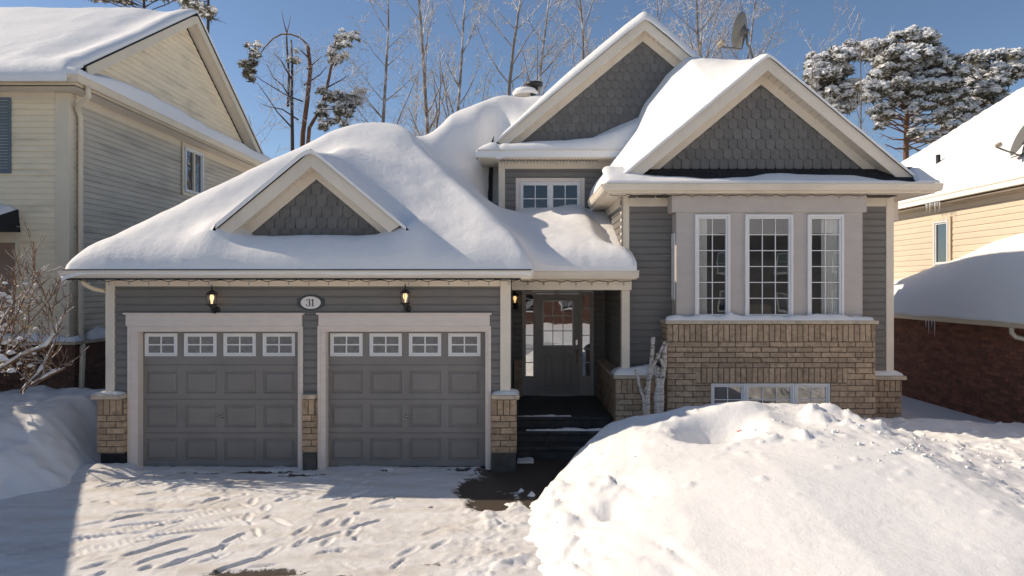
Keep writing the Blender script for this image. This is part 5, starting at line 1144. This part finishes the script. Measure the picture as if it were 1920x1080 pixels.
pine(1699, 31, 'tall reddish trunked pine with a broad snow covered crown, right of the bay gable', 401, .22,
     crown(((1712,92,62,36),(1725,130,82,40),(1668,165,52,30),(1745,182,66,36),(1640,100,34,22)), 175, 14, 8, 115)+crown(((1658,222,28,22),(1750,240,60,26),(1700,200,56,14)), 26, 13, 7, 70), top_py=62, size=.15,
     boughs=((1698,225,1632,205),(1698,235,1640,222),(1698,245,1760,225),(1698,250,1790,240),(1698,262,1650,250),(1699,262,1760,262),(1699,210,1750,200),(1699,272,1745,282),(1698,278,1660,270)))
pine(1566, 34, 'pine with a drooping snow covered crown just behind the bay gable', 402, .16, crown(((1562,120,44,34),(1545,152,36,36),(1580,180,36,30),(1598,98,34,20)), 100, 13, 8, 110), top_py=85, size=.16, boughs=((1568,165,1540,185),(1568,175,1600,190),(1568,195,1590,215)))
pine(1862, 34, 'dark snow flecked pine above the roof of the beige house', 403, .28, crown(((1862,135,62,38),(1845,195,72,46),(1905,118,26,24),(1800,215,40,44)), 150, 15, 9, 115), top_py=95, size=.17, bark='dark_bark')
pine(388, 33, 'pine tip showing just behind the ridge of the cream house', 404, .2, fill(372,22,26,14,7,11,6,90)+fill(350,4,20,8,4,12,6,90), top_py=-40, bark='dark_bark', boughs=((372,20,412,38),(372,8,405,15)))
pine(270, 36, 'snowy evergreen far behind the ridge of the cream house', 405, .2, fill(255,-12,110,12,24,14,7,110), top_py=-60, bark='dark_bark')
# the storm-broken pine
t = thing('broken_pine', (wx(580,27), 27, 0), 'storm broken pine with snapped reddish trunks and hanging needle clumps behind the garage', 'tree', None)
D_ = 27; R = random.Random(55); tk, fn_, nd, sn = MB(), MB(), MB(), MB()
def limb(pts, r0, r1, n=6, tgt=None):
    P = [at(x, y, D_+R.uniform(-.25,.25)) for x, y in pts]; k = len(P); (tgt or tk).tube(P, [r0+(r1-r0)*i/(k-1) for i in range(k)], n, True, True); return P
limb(((565,330),(568,250),(576,190),(582,130),(578,95),(577,82)), .105, .07, 8); limb(((572,330),(580,240),(600,205),(612,170),(622,120),(632,62)), .085, .045, 8)
dk = MB()
def dlimb(pts, r0, r1, n=6): return limb(pts, r0, r1, n, dk)
dlimb(((549,340),(548,250),(547,180),(548,120),(546,75)), .08, .035); dlimb(((537,60),(538,90),(542,140),(540,200)), .03, .05)
limb(((577,84),(562,70),(545,64),(528,64),(512,72),(497,88),(484,106)), .04, .022)
limb(((538,62),(533,45),(528,20)), .03, .008); limb(((538,62),(543,42),(545,28)), .02, .006)
for pts in (((568,190),(540,180),(515,165),(490,150),(478,140)), ((560,225),(530,205),(505,200),(487,193)), ((547,190),(530,160),(512,145),(500,120)), ((547,150),(528,115),(512,98)), ((575,130),(590,118),(604,105)), ((570,160),(600,140),(612,125)), ((548,240),(520,210),(500,180),(482,155)), ((580,110),(566,96),(560,92)), ((612,165),(640,150),(655,140)), ((600,205),(640,205),(672,195),(684,183))): dlimb(pts, .035, .010, 5)
for k in range(260):
    a = at(R.uniform(488, 690), R.uniform(90, 240), D_+R.uniform(-1,1)); fn_.tube([a, a+Vector((R.uniform(-.4,.4), R.uniform(-.3,.3), R.uniform(-.1,.6))), a+Vector((R.uniform(-.8,.8), R.uniform(-.3,.3), R.uniform(.2,1.1)))], [.011,.008,.004], 3, True, False)
for cx, cy, rx, ry, n, sp in ((470,118,14,12,300,.12), (462,132,10,16,260,.1), (483,100,10,8,150,.3), (480,85,6,4,40,.8), (640,88,16,16,260,.7), (655,70,14,10,160,.8), (628,100,12,14,180,.7), (645,64,12,5,90,.9), (618,175,22,16,420,.5), (645,185,24,14,420,.55), (620,205,20,16,380,.4), (650,212,16,12,240,.35), (668,180,14,8,150,.7), (615,232,18,8,160,.3), (555,110,8,8,60,.6)):
    for e in range(6):
        ex, ey = cx+R.gauss(0, .62)*rx, cy+R.gauss(0, .62)*ry; q = R.uniform(.3, .62)
        c = at(ex, ey, D_+R.uniform(-.6,.6)); clump(nd, sn, c, rx/F_PX*D_*q, rx/F_PX*D_*q, ry/F_PX*D_*q*1.2, int(n*.32), R, .095, sp, .5)
        fn_.tube([at(cx, cy-ry*.4, D_), c, c+Vector((R.gauss(0,.15),R.gauss(0,.1),-R.uniform(.1,.35)))], [.014,.009,.004], 3, True, False)
build('trunk', tk, M['red_bark'], t); build('dead_limbs', dk, M['dark_bark'], t); build('twigs', fn_, M['twig'], t); build('foliage', nd, M['needle'], t); build('snow_load', sn, M['needle_snow'], t)

# ------------------------------------------------------------------ SNOWY SHRUB by the left edge
D_ = 10.6; R = random.Random(91)
t = thing('snowy_shrub', at(-10, 740, D_), 'tangled leafless shrub with snow lying on its arching stems, in front of the cream house', 'shrub')
st, tw, lf, sn = MB(), MB(), MB(), MB()
def stem(pts, r0, r1, snow=0):
    P = [at(x, y, D_+R.uniform(-.12,.12)) for x, y in pts]; k = len(P); st.tube(P, [r0+(r1-r0)*i/(k-1) for i in range(k)], 7)
    if snow:
        Q = []
        for i in range(k-1):
            for f in (0, .33, .66): Q.append(P[i].lerp(P[i+1], f)+Vector((0,0,r0*.9)))
        sn.tube(Q, [snow*R.uniform(.65, 1.25)*(.5 if i in (0, len(Q)-1) else 1) for i in range(len(Q))], 8)
    for i in range(k-1):
        for e in range(3):
            p = P[i].lerp(P[i+1], R.random()); d = Vector((R.gauss(0,.5), R.gauss(0,.4), R.uniform(.2,1))).normalized()
            grow(tw, tw, p, d, R.uniform(.35, .8), .009, 1, R, .15, .5, .14, (0, 5, 3), 2, .2)
stem(((-30,720),(0,692),(40,668),(85,650),(104,625),(116,596)), .035, .022, .032)
stem(((40,735),(70,705),(92,668),(104,640)), .03, .02, .028); stem(((60,722),(95,702),(121,690)), .028, .02, .03)
stem(((-10,700),(15,660),(28,600),(45,560),(70,520)), .02, .008); stem(((104,625),(92,570),(75,535),(62,500)), .012, .004); stem(((-20,680),(20,600),(30,540),(28,500)), .014, .006); stem(((20,640),(60,600),(95,560),(118,505)), .012, .004); stem(((-20,640),(20,575),(50,545)), .014, .006, .016)
for k in range(520):
    x, y = R.uniform(-20, 66), R.uniform(508, 705)
    if R.random() < .25: x = R.uniform(40, 112)
    p = at(x, y, D_+R.uniform(-.35,.35)); u = rnd_perp(Vector((R.gauss(0,1),R.gauss(0,1),R.gauss(0,1))).normalized(), R)*R.uniform(.012,.03); v = rnd_perp(u.normalized(), R)*.011
    lf.add([p-u, p+v, p+u, p-v], [(0,1,2,3)])
for k in range(46):
    x, y = R.uniform(-10, 72), R.uniform(530, 700); p = at(x, y, D_+R.uniform(-.3,.3)); s = R.uniform(.018, .045)
    sn.tube([p+Vector((-s*1.5,0,-s*.2)), p+Vector((-s*.6,0,.1*s)), p+Vector((s*.6,0,.3*s)), p+Vector((s*1.6,0,0))], [s*.3,s*.9,s*.8,s*.25], 7)
build('stems', st, M['shrub_bark'], t); build('twigs', tw, M['shrub_bark'], t); build('seed_heads', lf, M['shrub_leaf'], t)['kind'] = 'stuff'; build('snow_load', sn, M['snow'], t)

# ------------------------------------------------------------------ ACROSS THE STREET (seen only as reflections in the glass)
m = MB(); m.box(-80, 80, -7.5, -.5, -.2, -.13)
struct('street', m, mat('snowy_street', (.55,.54,.53), .8, .15, 1.2), 'snow covered street in front of the houses', cat='street')
def opposite(x0, x1, yb, hw, hr, wallm, label, n):
    O = thing('opposite_house', ((x0+x1)/2, yb-4, 0), label, 'house')
    m = MB(); m.box(x0, x1, yb-9, yb, -.2, hw); build('wall', m, M[wallm], O)
    m = MB(); m.prism([(x0-.5,yb+.6,hw-.05),(x0-.5,yb-9.6,hw-.05),(x0-.5,yb-4.5,hr)], (x1-x0+1,0,0)); build('roof', m, M['snow'], O)
    st = (x1-x0)/n
    for k in range(n):
        for z in ((.9, 3.8) if hw > 5 else (.9,)):
            u = x0+k*st+st*.28; window(O, 'window', (Vector((0,yb+.01,0)), Vector((1,0,0)), Vector((0,1,0))), u, u+st*.44, z, z+1.5, 2, 2, .1, M['white'], M['dark_glass'])
opposite(-8, 5.5, -24, 4.4, 8.2, 'old_brick', 'red brick bungalow with a snowy roof across the street, reflected in the door glass', 4)
opposite(9, 34, -26, 6.6, 10.4, 'siding', 'grey sided two storey house across the street, reflected in the bay windows', 6)
